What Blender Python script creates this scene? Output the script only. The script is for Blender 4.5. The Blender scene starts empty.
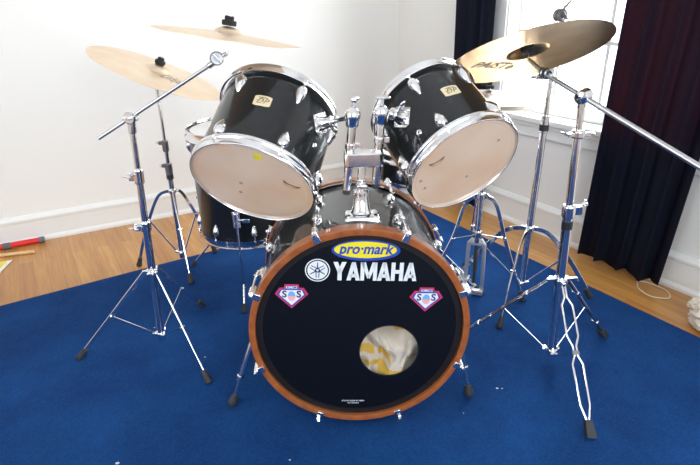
import bpy, math, random
from math import sin, cos, pi, radians, sqrt
from mathutils import Vector, Matrix, noise
V = Vector
random.seed(7)
SC = bpy.context.scene
COL = SC.collection

# ------------------------------------------------------------------ camera
FPX = 530.354
cam_loc = V((-0.06218, -1.17913, 1.12315))
pitch, roll, yaw = 0.41104, -0.02502, 0.03534
Fw = V((sin(yaw)*cos(pitch), cos(yaw)*cos(pitch), -sin(pitch)))
R0 = V((cos(yaw), -sin(yaw), 0)); U0 = R0.cross(Fw)
Rr = R0*cos(roll) + U0*sin(roll); Ur = -R0*sin(roll) + U0*cos(roll)
cd = bpy.data.cameras.new('camera'); cam = bpy.data.objects.new('camera', cd); COL.objects.link(cam)
cd.sensor_width = 36; cd.lens = FPX*36/700; cd.clip_start = 0.02
mc = Matrix((Rr, Ur, -Fw)).transposed().to_4x4(); mc.translation = cam_loc
cam.matrix_world = mc
SC.camera = cam

# ------------------------------------------------------------------ room axes
C0 = V((0.4073, 2.4058, 0))
aL, aR = radians(-155.18), radians(-61.02)
dL = V((cos(aL), sin(aL), 0)); dR = V((cos(aR), sin(aR), 0))
nL = V((-dL.y, dL.x, 0));  nL = nL if (cam_loc-C0).dot(nL) > 0 else -nL      # into the room
nR = V((-dR.y, dR.x, 0));  nR = nR if (cam_loc-C0).dot(nR) > 0 else -nR
LEN = 4.6; HC = 2.7
PA = C0+dL*LEN; PB = C0+dR*LEN; PC = C0+dL*LEN+dR*LEN
Z = V((0, 0, 1))

# ------------------------------------------------------------------ light
w = bpy.data.worlds.new('sky'); SC.world = w; w.use_nodes = True
bg = w.node_tree.nodes['Background']; bg.inputs[0].default_value = (0.80, 0.90, 1.0, 1); bg.inputs[1].default_value = 3.0
def area(name, loc, direction, sx, sy, power, col):
    l = bpy.data.lights.new(name, 'AREA'); l.shape = 'RECTANGLE'; l.size = sx; l.size_y = sy; l.energy = power; l.color = col
    o = bpy.data.objects.new(name, l); COL.objects.link(o)
    o.matrix_world = Matrix.Translation(loc) @ direction.to_track_quat('-Z', 'Y').to_matrix().to_4x4()
    return o
WS0, WS1, WZ0, WZ1 = 0.93, 1.93, 0.585, 2.05       # window in the right wall
area('window_daylight', C0+dR*((WS0+WS1)/2)-nR*0.30+Z*1.42, nR, 1.35, 1.9, 125, (0.90, 0.96, 1.0))
# unseen fill lamps, added behind wall openings out of view
area('rear_fill', PC-dL*2.6+dR*0.22+Z*1.55, -dR, 2.2, 1.5, 34, (0.95, 0.98, 1.0))
area('side_fill', PA+dR*2.6+dL*0.22+Z*1.5, -dL, 1.6, 1.5, 16, (0.95, 0.98, 1.0))  # second added fill lamp, at the side wall opening
SC.view_settings.view_transform = 'Standard'; SC.view_settings.look = 'None'
SC.view_settings.gamma = 1; SC.view_settings.use_curve_mapping = False
SC.view_settings.exposure = 0.2

# ------------------------------------------------------------------ materials
def mat(name, col, rough=0.5, metal=0.0, **kw):
    m = bpy.data.materials.new(name); m.use_nodes = True
    b = m.node_tree.nodes['Principled BSDF']
    b.inputs['Base Color'].default_value = (*col, 1); b.inputs['Roughness'].default_value = rough; b.inputs['Metallic'].default_value = metal
    for k, v in kw.items():
        b.inputs[k.replace('_', ' ')].default_value = v
    return m
def N(m, t, **kw):
    n = m.node_tree.nodes.new(t)
    for k, v in kw.items(): setattr(n, k, v)
    return n
def L(m, a, b): m.node_tree.links.new(a, b)
def P(m): return m.node_tree.nodes['Principled BSDF']
def ramp(m, fac, stops):
    r = N(m, 'ShaderNodeValToRGB'); e = r.color_ramp.elements
    while len(e) < len(stops): e.new(0.5)
    for i, (p, c) in enumerate(stops): e[i].position = p; e[i].color = (*c, 1)
    L(m, fac, r.inputs[0]); return r.outputs[0]
def bump(m, h, strength, dist=0.01):
    b = N(m, 'ShaderNodeBump'); b.inputs['Strength'].default_value = strength; b.inputs['Distance'].default_value = dist
    L(m, h, b.inputs['Height']); L(m, b.outputs[0], P(m).inputs['Normal'])
def objco(m, scale=(1, 1, 1), rot=(0, 0, 0)):
    t = N(m, 'ShaderNodeTexCoord'); mp = N(m, 'ShaderNodeMapping')
    mp.inputs['Scale'].default_value = scale; mp.inputs['Rotation'].default_value = rot
    L(m, t.outputs['Object'], mp.inputs[0]); return mp.outputs[0]
def noi(m, co, scale, detail=2, rough=0.5):
    n = N(m, 'ShaderNodeTexNoise'); n.inputs['Scale'].default_value = scale; n.inputs['Detail'].default_value = detail
    n.inputs['Roughness'].default_value = rough; L(m, co, n.inputs['Vector']); return n.outputs['Fac']

M = {}
def worn(m, s=60, lo=0.04, hi=0.16):
    f = noi(m, objco(m), s, 3)
    mr = N(m, 'ShaderNodeMapRange'); mr.inputs[3].default_value = lo; mr.inputs[4].default_value = hi
    L(m, f, mr.inputs[0]); L(m, mr.outputs[0], P(m).inputs['Roughness']); return m
M['chrome'] = worn(mat('chrome', (0.90, 0.90, 0.91), 0.1, 1.0), 40, 0.07, 0.2)
M['brushed'] = worn(mat('worn_metal', (0.62, 0.62, 0.62), 0.3, 1.0), 90, 0.22, 0.42)
M['cast'] = worn(mat('cast_metal', (0.27, 0.27, 0.28), 0.3, 1.0), 90, 0.28, 0.45)
M['alloy'] = worn(mat('cast_alloy', (0.78, 0.78, 0.78), 0.5, 1.0), 90, 0.4, 0.6)
M['rubber'] = worn(mat('rubber', (0.035, 0.036, 0.04), 0.6), 120, 0.5, 0.75)
M['felt'] = worn(mat('felt', (0.02, 0.02, 0.022), 0.9), 200, 0.85, 1.0)
m = M['lacquer'] = mat('black_lacquer', (0.012, 0.013, 0.015), 0.35, 0.0, Coat_Weight=0.8, Coat_Roughness=0.02, Coat_IOR=1.5, Specular_IOR_Level=0.1)
f = noi(m, objco(m), 900, 1); L(m, ramp(m, f, [(0.45, (0.006, 0.007, 0.008)), (0.75, (0.03, 0.033, 0.036))]), P(m).inputs['Base Color'])
m = M['hoopwood'] = mat('stained_maple', (0.35, 0.10, 0.03), 0.3, 0.0, Coat_Weight=0.8, Coat_Roughness=0.08)
f = noi(m, objco(m, (6, 60, 6)), 6, 4); L(m, ramp(m, f, [(0.3, (0.27, 0.070, 0.014)), (0.7, (0.42, 0.125, 0.026))]), P(m).inputs['Base Color'])
m = M['head'] = mat('drum_film', (0.80, 0.60, 0.43), 0.32, 0.0, Coat_Weight=0.25, Coat_Roughness=0.1)
f = noi(m, objco(m), 5, 2); L(m, ramp(m, f, [(0.35, (0.86, 0.58, 0.38)), (0.65, (0.92, 0.70, 0.52))]), P(m).inputs['Base Color'])
M['whitehead'] = worn(mat('white_film', (0.85, 0.85, 0.84), 0.4), 40, 0.35, 0.5)
M['blackhead'] = worn(mat('black_film', (0.0025, 0.004, 0.008), 0.35, 0.0, Specular_IOR_Level=0.22), 30, 0.38, 0.5)
M['reflection_band'] = worn(mat('reflection_ring', (0.010, 0.007, 0.006), 0.4), 30, 0.35, 0.5)  # tone of the hoop's reflection painted on the bass head
def flat(name, col, rough=0.45): M[name] = worn(mat(name, col, rough), 60, rough-0.05, rough+0.05)
flat('ink_white', (0.80, 0.83, 0.86)); flat('ink_red', (0.62, 0.03, 0.10)); flat('ink_blue', (0.02, 0.06, 0.42)); flat('ink_sky', (0.18, 0.42, 0.80))
flat('ink_pink', (0.85, 0.42, 0.42)); flat('ink_yellow', (0.85, 0.72, 0.02)); flat('ink_navy', (0.01, 0.02, 0.12)); flat('ink_dark', (0.02, 0.02, 0.025))
flat('ink_brown', (0.30, 0.14, 0.08)); flat('screw_grey', (0.45, 0.32, 0.25)); flat('badge_cream', (0.80, 0.66, 0.42)); flat('ink_purple', (0.12, 0.06, 0.07)); flat('ink_zil', (0.12, 0.09, 0.09))
flat('dot_yellow', (0.90, 0.80, 0.02)); flat('red_plastic', (0.70, 0.02, 0.02), 0.3); flat('grey_plastic', (0.12, 0.12, 0.13), 0.5); flat('pale_wood', (0.72, 0.48, 0.24), 0.5)
flat('yellow_card', (0.85, 0.72, 0.12), 0.6); flat('white_card', (0.85, 0.85, 0.82), 0.6); flat('string', (0.75, 0.68, 0.55), 0.8); flat('lint', (0.8, 0.8, 0.8), 0.9)
flat('trim_paint', (0.84, 0.83, 0.80), 0.35)
def bronze(name, dark, light, rlo, rhi, hammer):
    m = mat(name, light, 0.3, 1.0); M[name] = m
    t = N(m, 'ShaderNodeTexCoord'); s = N(m, 'ShaderNodeSeparateXYZ'); L(m, t.outputs['Object'], s.inputs[0])
    cmb = N(m, 'ShaderNodeCombineXYZ'); L(m, s.outputs[0], cmb.inputs[0]); L(m, s.outputs[1], cmb.inputs[1])
    ln = N(m, 'ShaderNodeVectorMath', operation='LENGTH'); L(m, cmb.outputs[0], ln.inputs[0])
    nz = N(m, 'ShaderNodeTexNoise', noise_dimensions='1D'); nz.inputs['Scale'].default_value = 260; nz.inputs['Detail'].default_value = 4
    L(m, ln.outputs['Value'], nz.inputs['W'])
    big = noi(m, objco(m), 9, 3)
    L(m, ramp(m, big, [(0.3, dark), (0.7, light)]), P(m).inputs['Base Color'])
    mr = N(m, 'ShaderNodeMapRange'); mr.inputs[3].default_value = rlo; mr.inputs[4].default_value = rhi
    L(m, nz.outputs['Fac'], mr.inputs[0]); L(m, mr.outputs[0], P(m).inputs['Roughness'])
    vo = N(m, 'ShaderNodeTexVoronoi'); vo.inputs['Scale'].default_value = 75; L(m, objco(m), vo.inputs['Vector'])
    ad = N(m, 'ShaderNodeMath', operation='MULTIPLY_ADD'); L(m, vo.outputs['Distance'], ad.inputs[0]); ad.inputs[1].default_value = hammer; L(m, nz.outputs['Fac'], ad.inputs[2])
    bump(m, ad.outputs[0], 0.12, 0.002)
bronze('bronze_pale', (0.80, 0.62, 0.45), (0.86, 0.72, 0.56), 0.38, 0.52, 0.1)
bronze('bronze_gold', (0.46, 0.30, 0.13), (0.64, 0.45, 0.23), 0.24, 0.38, 1.2)
bronze('bronze_soft', (0.70, 0.60, 0.50), (0.80, 0.72, 0.62), 0.3, 0.45, 0.1)
# carpet
m = M['rug'] = mat('blue_carpet', (0.012, 0.09, 0.30), 0.95, 0.0, Specular_IOR_Level=0.15)
co = objco(m); f = noi(m, co, 3.2, 4, 0.6); g = noi(m, co, 190, 3, 0.8)
mx = N(m, 'ShaderNodeMath', operation='MULTIPLY_ADD'); L(m, g, mx.inputs[0]); mx.inputs[1].default_value = 0.55
mb_ = N(m, 'ShaderNodeMath', operation='MULTIPLY'); L(m, f, mb_.inputs[0]); mb_.inputs[1].default_value = 0.45; L(m, mb_.outputs[0], mx.inputs[2])
L(m, ramp(m, mx.outputs[0], [(0.30, (0.003, 0.018, 0.085)), (0.70, (0.010, 0.078, 0.265))]), P(m).inputs['Base Color'])
bump(m, g, 0.6, 0.004)
# oak floor
m = M['floor'] = mat('oak_boards', (0.5, 0.3, 0.14), 0.35, 0.0, Coat_Weight=0.3, Coat_Roughness=0.2)
co = objco(m, rot=(0, 0, -aR))
br = N(m, 'ShaderNodeTexBrick'); br.offset = 0.37; br.inputs['Scale'].default_value = 1.0
br.inputs['Brick Width'].default_value = 1.3; br.inputs['Row Height'].default_value = 0.058; br.inputs['Mortar Size'].default_value = 0.0007
br.inputs['Color1'].default_value = (0.66, 0.33, 0.09, 1); br.inputs['Color2'].default_value = (0.50, 0.22, 0.052, 1); br.inputs['Mortar'].default_value = (0.33, 0.14, 0.035, 1)
L(m, co, br.inputs['Vector'])
mp2 = N(m, 'ShaderNodeMapping'); mp2.inputs['Scale'].default_value = (1.6, 26, 1); L(m, co, mp2.inputs[0]); gr = noi(m, mp2.outputs[0], 2.2, 6, 0.65)
gm = N(m, 'ShaderNodeMix', data_type='RGBA', blend_type='MULTIPLY'); gm.inputs[0].default_value = 0.55
L(m, br.outputs['Color'], gm.inputs[6]); L(m, ramp(m, gr, [(0.32, (0.55, 0.45, 0.36)), (0.62, (1, 1, 1))]), gm.inputs[7]); L(m, gm.outputs[2], P(m).inputs['Base Color'])
# wall paint
m = M['wall'] = mat('white_wall_paint', (0.87, 0.845, 0.80), 0.7)
f = noi(m, objco(m), 90, 3); bump(m, f, 0.08, 0.003)
M['ceiling'] = worn(mat('ceiling_paint', (0.8, 0.8, 0.8), 0.8), 20, 0.7, 0.9)
m = M['curtain'] = mat('navy_curtain', (0.006, 0.009, 0.022), 0.8, 0.0, Specular_IOR_Level=0.2)
f = noi(m, objco(m), 500, 2); bump(m, f, 0.2, 0.001)
tr = N(m, 'ShaderNodeBsdfTranslucent'); tr.inputs[0].default_value = (0.13, 0.028, 0.016, 1)
ms = N(m, 'ShaderNodeMixShader'); ms.inputs[0].default_value = 0.30
out = m.node_tree.nodes['Material Output']; L(m, P(m).outputs[0], ms.inputs[1]); L(m, tr.outputs[0], ms.inputs[2]); L(m, ms.outputs[0], out.inputs[0])
m = M['glass'] = mat('window_glass', (1, 1, 1), 0.02, 0.0)
tg = N(m, 'ShaderNodeBsdfTransparent'); mg = N(m, 'ShaderNodeMixShader'); mg.inputs[0].default_value = 0.04
L(m, tg.outputs[0], mg.inputs[1]); L(m, P(m).outputs[0], mg.inputs[2]); L(m, mg.outputs[0], m.node_tree.nodes['Material Output'].inputs[0])
m = M['blanket'] = mat('cream_blanket', (0.58, 0.51, 0.42), 0.9, 0.0, Sheen_Weight=0.3)
co = objco(m); f = noi(m, co, 60, 4); bump(m, f, 0.5, 0.002)
sp = N(m, 'ShaderNodeSeparateXYZ'); L(m, co, sp.inputs[0])
nf = noi(m, objco(m), 11, 2)
M['pink_cloth'] = worn(mat('pink_cloth', (0.75, 0.42, 0.42), 0.9), 80, 0.8, 1)
M['cream_cloth'] = worn(mat('cream_cloth', (0.72, 0.63, 0.52), 0.9), 80, 0.8, 1)

# ------------------------------------------------------------------ mesh builder
def basis(n, up=None):
    n = V(n).normalized(); u = V(up) if up is not None else (Z if abs(n.z) < 0.95 else V((1, 0, 0)))
    a = n.cross(u).normalized(); return a, n.cross(a), n
class MB:
    def __init__(s): s.v = []; s.f = []; s.mi = []; s.cur = 0
    def add(s, vs, fs):
        o = len(s.v); s.v += [V(p) for p in vs]; s.f += [tuple(i+o for i in f) for f in fs]; s.mi += [s.cur]*len(fs); return s
    def lathe(s, prof, O=(0, 0, 0), n=(0, 0, 1), seg=32, loop=False):
        a, b, n = basis(n); O = V(O); vs = []; fs = []; k = len(prof)
        for i in range(seg):
            t = 2*pi*i/seg; d = a*cos(t)+b*sin(t)
            for r, h in prof: vs.append(O+d*max(r, 1e-5)+n*h)
        for i in range(seg):
            j = (i+1) % seg
            for q in range(k if loop else k-1):
                q2 = (q+1) % k
                fs.append((i*k+q, j*k+q, j*k+q2, i*k+q2))
        return s.add(vs, fs)
    def cyl(s, p, q, r, r2=None, seg=20, bev=0.0):
        p = V(p); q = V(q); n = q-p; h = n.length; r2 = r if r2 is None else r2; c = min(bev, r*0.5, r2*0.5, h*0.4)
        return s.lathe([(0, 0), (r-c, 0), (r, c), (r2, h-c), (r2-c, h), (0, h)], p, n, seg) if c > 0 else s.lathe([(0, 0), (r, 0), (r2, h), (0, h)], p, n, seg)
    def sph(s, O, rx, ry=None, rz=None, ax=None, seg=20, rings=12):
        ry = rx if ry is None else ry; rz = rx if rz is None else rz
        X, Y, Q = ax if ax else (V((1, 0, 0)), V((0, 1, 0)), Z); O = V(O); vs = []; fs = []
        for i in range(rings+1):
            t = pi*i/rings
            for j in range(seg):
                u = 2*pi*j/seg; vs.append(O+X*(rx*sin(t)*cos(u))+Y*(ry*sin(t)*sin(u))+Q*(rz*cos(t)))
        for i in range(rings):
            for j in range(seg):
                j2 = (j+1) % seg; fs.append((i*seg+j, (i+1)*seg+j, (i+1)*seg+j2, i*seg+j2))
        return s.add(vs, fs)
    def box(s, O, h, ax=None, taper=1.0):
        X, Y, Q = ax if ax else (V((1, 0, 0)), V((0, 1, 0)), Z); O = V(O); vs = []
        for z in (-1, 1):
            k = taper if z > 0 else 1
            for x, y in ((-1, -1), (1, -1), (1, 1), (-1, 1)): vs.append(O+X*(h[0]*x*k)+Y*(h[1]*y*k)+Q*(h[2]*z))
        return s.add(vs, [(3, 2, 1, 0), (4, 5, 6, 7), (0, 1, 5, 4), (1, 2, 6, 5), (2, 3, 7, 6), (3, 0, 4, 7)])
    def sweep(s, path, prof, up=None, caps=True):
        """sweep a 2D closed profile [(u,v)] along a path; u along side vector, v along normal"""
        path = [V(p) for p in path]; k = len(prof); vs = []; fs = []; prev = None
        for i, p in enumerate(path):
            t = (path[min(i+1, len(path)-1)]-path[max(i-1, 0)]).normalized()
            if prev is None:
                u = V(up) if up is not None else (Z if abs(t.z) < 0.9 else V((1, 0, 0)))
                a = t.cross(u).normalized()
            else: a = (prev-t*prev.dot(t)).normalized()
            b = t.cross(a); prev = a
            for (x, y) in prof: vs.append(p+a*x+b*y)
        for i in range(len(path)-1):
            for q in range(k):
                q2 = (q+1) % k; fs.append((i*k+q, i*k+q2, (i+1)*k+q2, (i+1)*k+q))
        if caps: fs.append(tuple(range(k))[::-1]); fs.append(tuple((len(path)-1)*k+q for q in range(k)))
        return s.add(vs, fs)
    def tube(s, path, r, seg=12):
        return s.sweep(path, [(r*cos(2*pi*i/seg), r*sin(2*pi*i/seg)) for i in range(seg)])
    def strip(s, path, w, t, up=None):
        w /= 2; t /= 2; c = min(w, t)*0.5
        return s.sweep(path, [(-w, -t+c), (-w+c, -t), (w-c, -t), (w, -t+c), (w, t-c), (w-c, t), (-w+c, t), (-w, t-c)], up)
    def prism(s, poly, f, h):
        """poly of (u,v); f(u,v,w)->point; h thickness"""
        k = len(poly); vs = [f(u, v, 0) for u, v in poly]+[f(u, v, h) for u, v in poly]
        fs = [tuple(range(k))[::-1], tuple(range(k, 2*k))]+[(i, (i+1) % k, k+(i+1) % k, k+i) for i in range(k)]
        return s.add(vs, fs)
def obj(name, mb, m, parent=None, world=False, sharp=35, bevel=0, label=None, mats=None):
    me = bpy.data.meshes.new(name)
    vs = mb.v
    if world and parent is not None:
        r = parent
        while r.parent: r = r.parent
        inv = r.matrix_world.inverted() if r.name not in TM else TM[r.name].inverted()
        vs = [inv @ p for p in vs]
    me.from_pydata([tuple(p) for p in vs], [], mb.f)
    for mm in (mats or [m]): me.materials.append(mm if not isinstance(mm, str) else M[mm])
    if mats:
        for p, i in zip(me.polygons, mb.mi): p.material_index = i
    me.validate(); me.update()
    for p in me.polygons: p.use_smooth = True
    me.set_sharp_from_angle(angle=radians(sharp))
    o = bpy.data.objects.new(name, me); COL.objects.link(o)
    if parent is not None: o.parent = parent
    if bevel:
        b = o.modifiers.new('bevel', 'BEVEL'); b.width = bevel; b.segments = 2; b.limit_method = 'ANGLE'; b.angle_limit = radians(40)
    if label: o['label'] = label
    return o
TM = {}
def tag(o, label, cat, group=None, kind=None):
    o['label'] = label; o['category'] = cat
    if group: o['group'] = group
    if kind: o['kind'] = kind
    return o
def thing(name, label, cat, mtx, group=None):
    o = bpy.data.objects.new(name, None); COL.objects.link(o); o.empty_display_size = 0.05
    if not isinstance(mtx, Matrix): mtx = Matrix.Translation(mtx)
    o.matrix_world = mtx; TM[o.name] = mtx.copy()
    return tag(o, label, cat, group)
def struct(name, mb, m, parent=None, **kw):
    o = obj(name, mb, m, parent, **kw)
    if parent is None: o['kind'] = 'structure'
    return o
def mtx(O, X, Y, Q):
    r = Matrix((X, Y, Q)).transposed().to_4x4(); r.translation = V(O); return r
def text_mb(mb, body, size, f, h=0.0002, shear=0.0, offset=0.0, sx=1.0, center=(0, 0), rot=0.0):
    cu = bpy.data.curves.new('t', 'FONT'); cu.body = body; cu.size = size; cu.shear = shear; cu.offset = offset
    cu.align_x = 'CENTER'; cu.align_y = 'CENTER'; cu.resolution_u = 3
    o = bpy.data.objects.new('t', cu); me = o.to_mesh()
    vs = []
    for q in me.vertices:
        u, v = q.co.x*sx, q.co.y; u, v = u*cos(rot)-v*sin(rot), u*sin(rot)+v*cos(rot)
        vs.append(f(u+center[0], v+center[1], h))
    mb.add(vs, [tuple(p.vertices) for p in me.polygons])
    o.to_mesh_clear(); bpy.data.objects.remove(o); bpy.data.curves.remove(cu)
    return mb
def ell(cx, cy, a, b, rot=0, n=40):
    return [(cx+a*cos(t)*cos(rot)-b*sin(t)*sin(rot), cy+a*cos(t)*sin(rot)+b*sin(t)*cos(rot)) for t in (2*pi*i/n for i in range(n))]
def lerp(a, b, t): return V(a)*(1-t)+V(b)*t
def arc3(pts, n=6):
    """Catmull-Rom through points"""
    pts = [V(p) for p in pts]; out = []
    for i in range(len(pts)-1):
        p0 = pts[max(i-1, 0)]; p1 = pts[i]; p2 = pts[i+1]; p3 = pts[min(i+2, len(pts)-1)]
        for k in range(n):
            t = k/n; out.append(0.5*((2*p1)+(p2-p0)*t+(2*p0-5*p1+4*p2-p3)*t*t+(3*p1-p0-3*p2+p3)*t**3))
    out.append(pts[-1]); return out

# ------------------------------------------------------------------ room shell
cR = C0+dR*LEN/2+dL*LEN/2
b = MB(); b.add([C0-dL*0.2-dR*0.2, PA+dL*0.3-dR*0.2, PC+dL*0.3+dR*0.3, PB+dR*0.3-dL*0.2], [(0, 1, 2, 3)]); n_ = len(b.v)
b.add([p-Z*0.05 for p in b.v[:4]], [(3, 2, 1, 0)]); struct('floor', b, 'floor')
b = MB(); b.add([p+Z*HC for p in (C0, PB, PC, PA)], [(0, 1, 2, 3)]); b.add([p+Z*(HC+0.1) for p in (C0, PB, PC, PA)], [(3, 2, 1, 0)]); struct('ceiling', b, 'ceiling')
def wallbox(b, O, d, n, s0, s1, z0, z1, th=0.14, front=0.0):
    """slab along d from s0..s1, room side face at offset `front` towards n, going back th"""
    b.box(O+d*((s0+s1)/2)+n*(front-th/2)+Z*((z0+z1)/2), ((s1-s0)/2, th/2, (z1-z0)/2), (d, n, Z))
b = MB(); wallbox(b, C0, dL, nL, -0.14, LEN+0.14, 0, HC); struct('wall_left', b, 'wall')
b = MB()
wallbox(b, C0, dR, nR, 0, WS0, 0, HC); wallbox(b, C0, dR, nR, WS1, LEN, 0, HC)
wallbox(b, C0, dR, nR, WS0, WS1, 0, WZ0-0.02); wallbox(b, C0, dR, nR, WS0, WS1, WZ1, HC); struct('wall_right', b, 'wall')
def holed(name, O, d, n, s0, s1, z0, z1):
    b = MB(); wallbox(b, O, d, n, 0, s0, 0, HC); wallbox(b, O, d, n, s1, LEN, 0, HC); wallbox(b, O, d, n, s0, s1, 0, z0); wallbox(b, O, d, n, s0, s1, z1, HC); struct(name, b, 'wall')
holed('wall_back', PC, -dL, -dR, 1.55, 3.65, 0.8, 2.3)  # openings here and in the side wall added for the fill lamps
holed('wall_side', PA, dR, -dL, 1.85, 3.35, 0.8, 2.3)
def baseboard(name, O, d, n, s0, s1, top=0.145):
    prof = [(0, 0), (0.026, 0), (0.026, 0.012), (0.020, 0.022), (0.016, 0.026), (0.016, top-0.034), (0.021, top-0.030), (0.021, top-0.018), (0.012, top-0.006), (0.007, top), (0, top)]
    k = len(prof); vs = [O+d*s0+n*x+Z*z for x, z in prof]+[O+d*s1+n*x+Z*z for x, z in prof]
    fs = [(i, (i+1) % k, k+(i+1) % k, k+i) for i in range(k)]+[tuple(range(k)), tuple(range(2*k-1, k-1, -1))]
    b = MB(); b.add(vs, fs); struct(name, b, 'trim_paint', sharp=25)
baseboard('baseboard_left', C0, dL, nL, 0, LEN)
baseboard('baseboard_right', C0, dR, nR, 0, LEN, 0.155)
# window in the right wall: casing, stool, apron, sash frame, muntins, glass
win = bpy.data.objects.new('window_1', None); COL.objects.link(win); TM[win.name] = Matrix.Translation(C0+dR*1.43+Z*WZ0); win.matrix_world = TM[win.name]; win['kind'] = 'structure'
b = MB()
for s0, s1, z0, z1 in ((WS0-0.10, WS0, WZ0, WZ1+0.1), (WS1, WS1+0.10, WZ0, WZ1+0.1), (WS0, WS1, WZ1, WZ1+0.1)):
    wallbox(b, C0, dR, nR, s0, s1, z0, z1, 0.02, 0.02)
    wallbox(b, C0, dR, nR, s0+0.012, s1-0.012, z0, z1, 0.01, 0.028)
obj('casing', b, 'trim_paint', win, world=True, bevel=0.002)
b = MB(); wallbox(b, C0, dR, nR, WS0-0.13, WS1+0.13, WZ0-0.028, WZ0, 0.16, 0.05); obj('window_stool', b, 'trim_paint', win, world=True, bevel=0.006)
b = MB(); wallbox(b, C0, dR, nR, WS0-0.10, WS1+0.10, WZ0-0.10, WZ0-0.028, 0.02, 0.02); wallbox(b, C0, dR, nR, WS0-0.10, WS1+0.10, WZ0-0.05, WZ0-0.028, 0.012, 0.03)
obj('apron', b, 'trim_paint', win, world=True, bevel=0.003)
b = MB()
for s0, s1, z0, z1 in ((WS0, WS0+0.045, WZ0, WZ1), (WS1-0.045, WS1, WZ0, WZ1), (WS0, WS1, WZ0, WZ0+0.06), (WS0, WS1, WZ1-0.05, WZ1), (WS0, WS1, 1.28, 1.33)):
    wallbox(b, C0, dR, nR, s0, s1, z0, z1, 0.035, -0.06)
obj('sash', b, 'trim_paint', win, world=True, bevel=0.003)
for s in (1.18, 1.43, 1.68):
    b = MB(); wallbox(b, C0, dR, nR, s-0.009, s+0.009, WZ0+0.05, WZ1-0.05, 0.02, -0.066); obj('muntin', b, 'trim_paint', win, world=True, bevel=0.002)
for z in (0.93, 1.66):
    b = MB(); wallbox(b, C0, dR, nR, WS0+0.04, WS1-0.04, z-0.009, z+0.009, 0.02, -0.066); obj('muntin', b, 'trim_paint', win, world=True, bevel=0.002)
b = MB(); wallbox(b, C0, dR, nR, WS0+0.03, WS1-0.03, WZ0+0.03, WZ1-0.03, 0.003, -0.076); obj('pane', b, 'glass', win, world=True)

# ------------------------------------------------------------------ rug
ra, rb = V((-1.0247, 1.0123, 0)), radians(30.2)
rl = V((cos(rb), sin(rb), 0)); rc, rd = V((0.8447, 1.0085, 0)), radians(-61.0); rr = V((cos(rd), sin(rd), 0))
# corner where the two seen edges meet
den = rl.x*(-rr.y)+rr.x*rl.y; dd = rc-ra; tt = (dd.x*(-rr.y)+rr.x*dd.y)/den; corner = ra+rl*tt
RT_ = 0.007
q = [corner, corner-rl*3.3, corner-rl*3.3+rr*3.6, corner+rr*3.6]
b = MB(); vs = [p+Z*0.0005 for p in q]+[p+Z*RT_ for p in q]
b.add(vs, [(3, 2, 1, 0), (4, 5, 6, 7)]+[(i, (i+1) % 4, 4+(i+1) % 4, 4+i) for i in range(4)])
rug = obj('rug', b, 'rug', bevel=0.003); tag(rug, 'large plain blue carpet lying on the oak boards under the drum kit', 'rug')

# ------------------------------------------------------------------ cymbals
def cymbal(name, label, C, n, R, matn, bell=0.20, bow=0.055, spin=0.0, group='cymbals of the drum kit'):
    n = V(n).normalized(); a, bb, n = basis(n); X = a*cos(spin)+bb*sin(spin); Y = n.cross(X)
    mt = mtx(V(C), X, Y, n)
    rb_ = R*bell; prof_t = [(0.006, 0.10*rb_+bow*R*0.5+rb_*0.42)]
    H = bow*R
    for i in range(1, 9):
        t = i/8; r = rb_*t; prof_t.append((max(r, 0.006), H+rb_*0.55*sqrt(max(0, 1-t*t*0.93))-rb_*0.145))
    for i in range(1, 25):
        t = i/24; r = rb_+(R-rb_)*t; prof_t.append((r, H*(1-(r/R)**1.7)))
    prof_t[0] = (0.006, prof_t[1][1]+0.0006)
    th = 0.0013
    prof = prof_t+[(r, h-th) for r, h in prof_t[::-1]]
    b = MB(); b.lathe(prof, seg=128, loop=True)
    o = obj(name, b, matn, sharp=50); o.matrix_world = mt; TM[o.name] = mt
    tag(o, label, 'cymbal', group)
    o['surf'] = 0; del o['surf']
    return o, (lambda r: H*(1-(r/R)**1.7)), mt
def print_on_cymbal(o, hf, body, size, rc, ang, under=False, matn='ink_purple', shear=0.0, offset=0.0, name='printed_logo', inward=True, sx=1.0):
    """text following the circle at radius rc, angle ang"""
    def f(u, v, w):
        rad = rc+(-v if inward else v); th_ = ang+(u/rc)*(-1 if under else 1)*(1 if inward else -1)
        r = rad; h = hf(r)+(-0.0013-0.0005-w if under else 0.0005+w)
        return V((r*cos(th_), r*sin(th_), h))
    b = MB(); text_mb(b, body, size, f, 0.0002, shear, offset, sx)
    obj(name, b, matn, o)

A_C = V((-0.3325, 0.4116, 1.0400))
cymA, hA, mA = cymbal('crash_cymbal', 'thin pale bronze cymbal highest at left, on the boom arm over the left tom', A_C, (0.177, 0.030, 0.983), 0.203, 'bronze_pale')
B_C = V((-0.748, 1.085, 0.875))
cymB, hB, mB_ = cymbal('ride_cymbal', 'large pale bronze cymbal with script logo, tilted on the straight stand near the left wall', B_C, (0.41, 0.003, 0.912), 0.266, 'bronze_pale')
C_C = V((0.5131, 0.3835, 0.9704))
cymC, hC, mC = cymbal('crash_cymbal', 'big golden hammered cymbal at right showing its underside and dark lettering', C_C, (-0.1225, 0.4173, 0.9004), 0.2286, 'bronze_gold', bell=0.25)
D_C = V((0.745, 0.68, 1.130))
cymD, hD, mD = cymbal('splash_cymbal', 'pale cymbal cut by the top edge, above the golden cymbal before the window', D_C, (-0.25, 0.30, 0.92), 0.1525, 'bronze_soft')
HH = V((0.508, 0.70, 0)); HZ = 0.798
cymE, hE, mE = cymbal('hi_hat_cymbal', 'upper hi-hat cymbal, bell up, behind the right tom', HH+Z*(HZ+0.004), (0.02, 0.0, 1), 0.178, 'bronze_soft', group='hi-hat pair')
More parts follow.
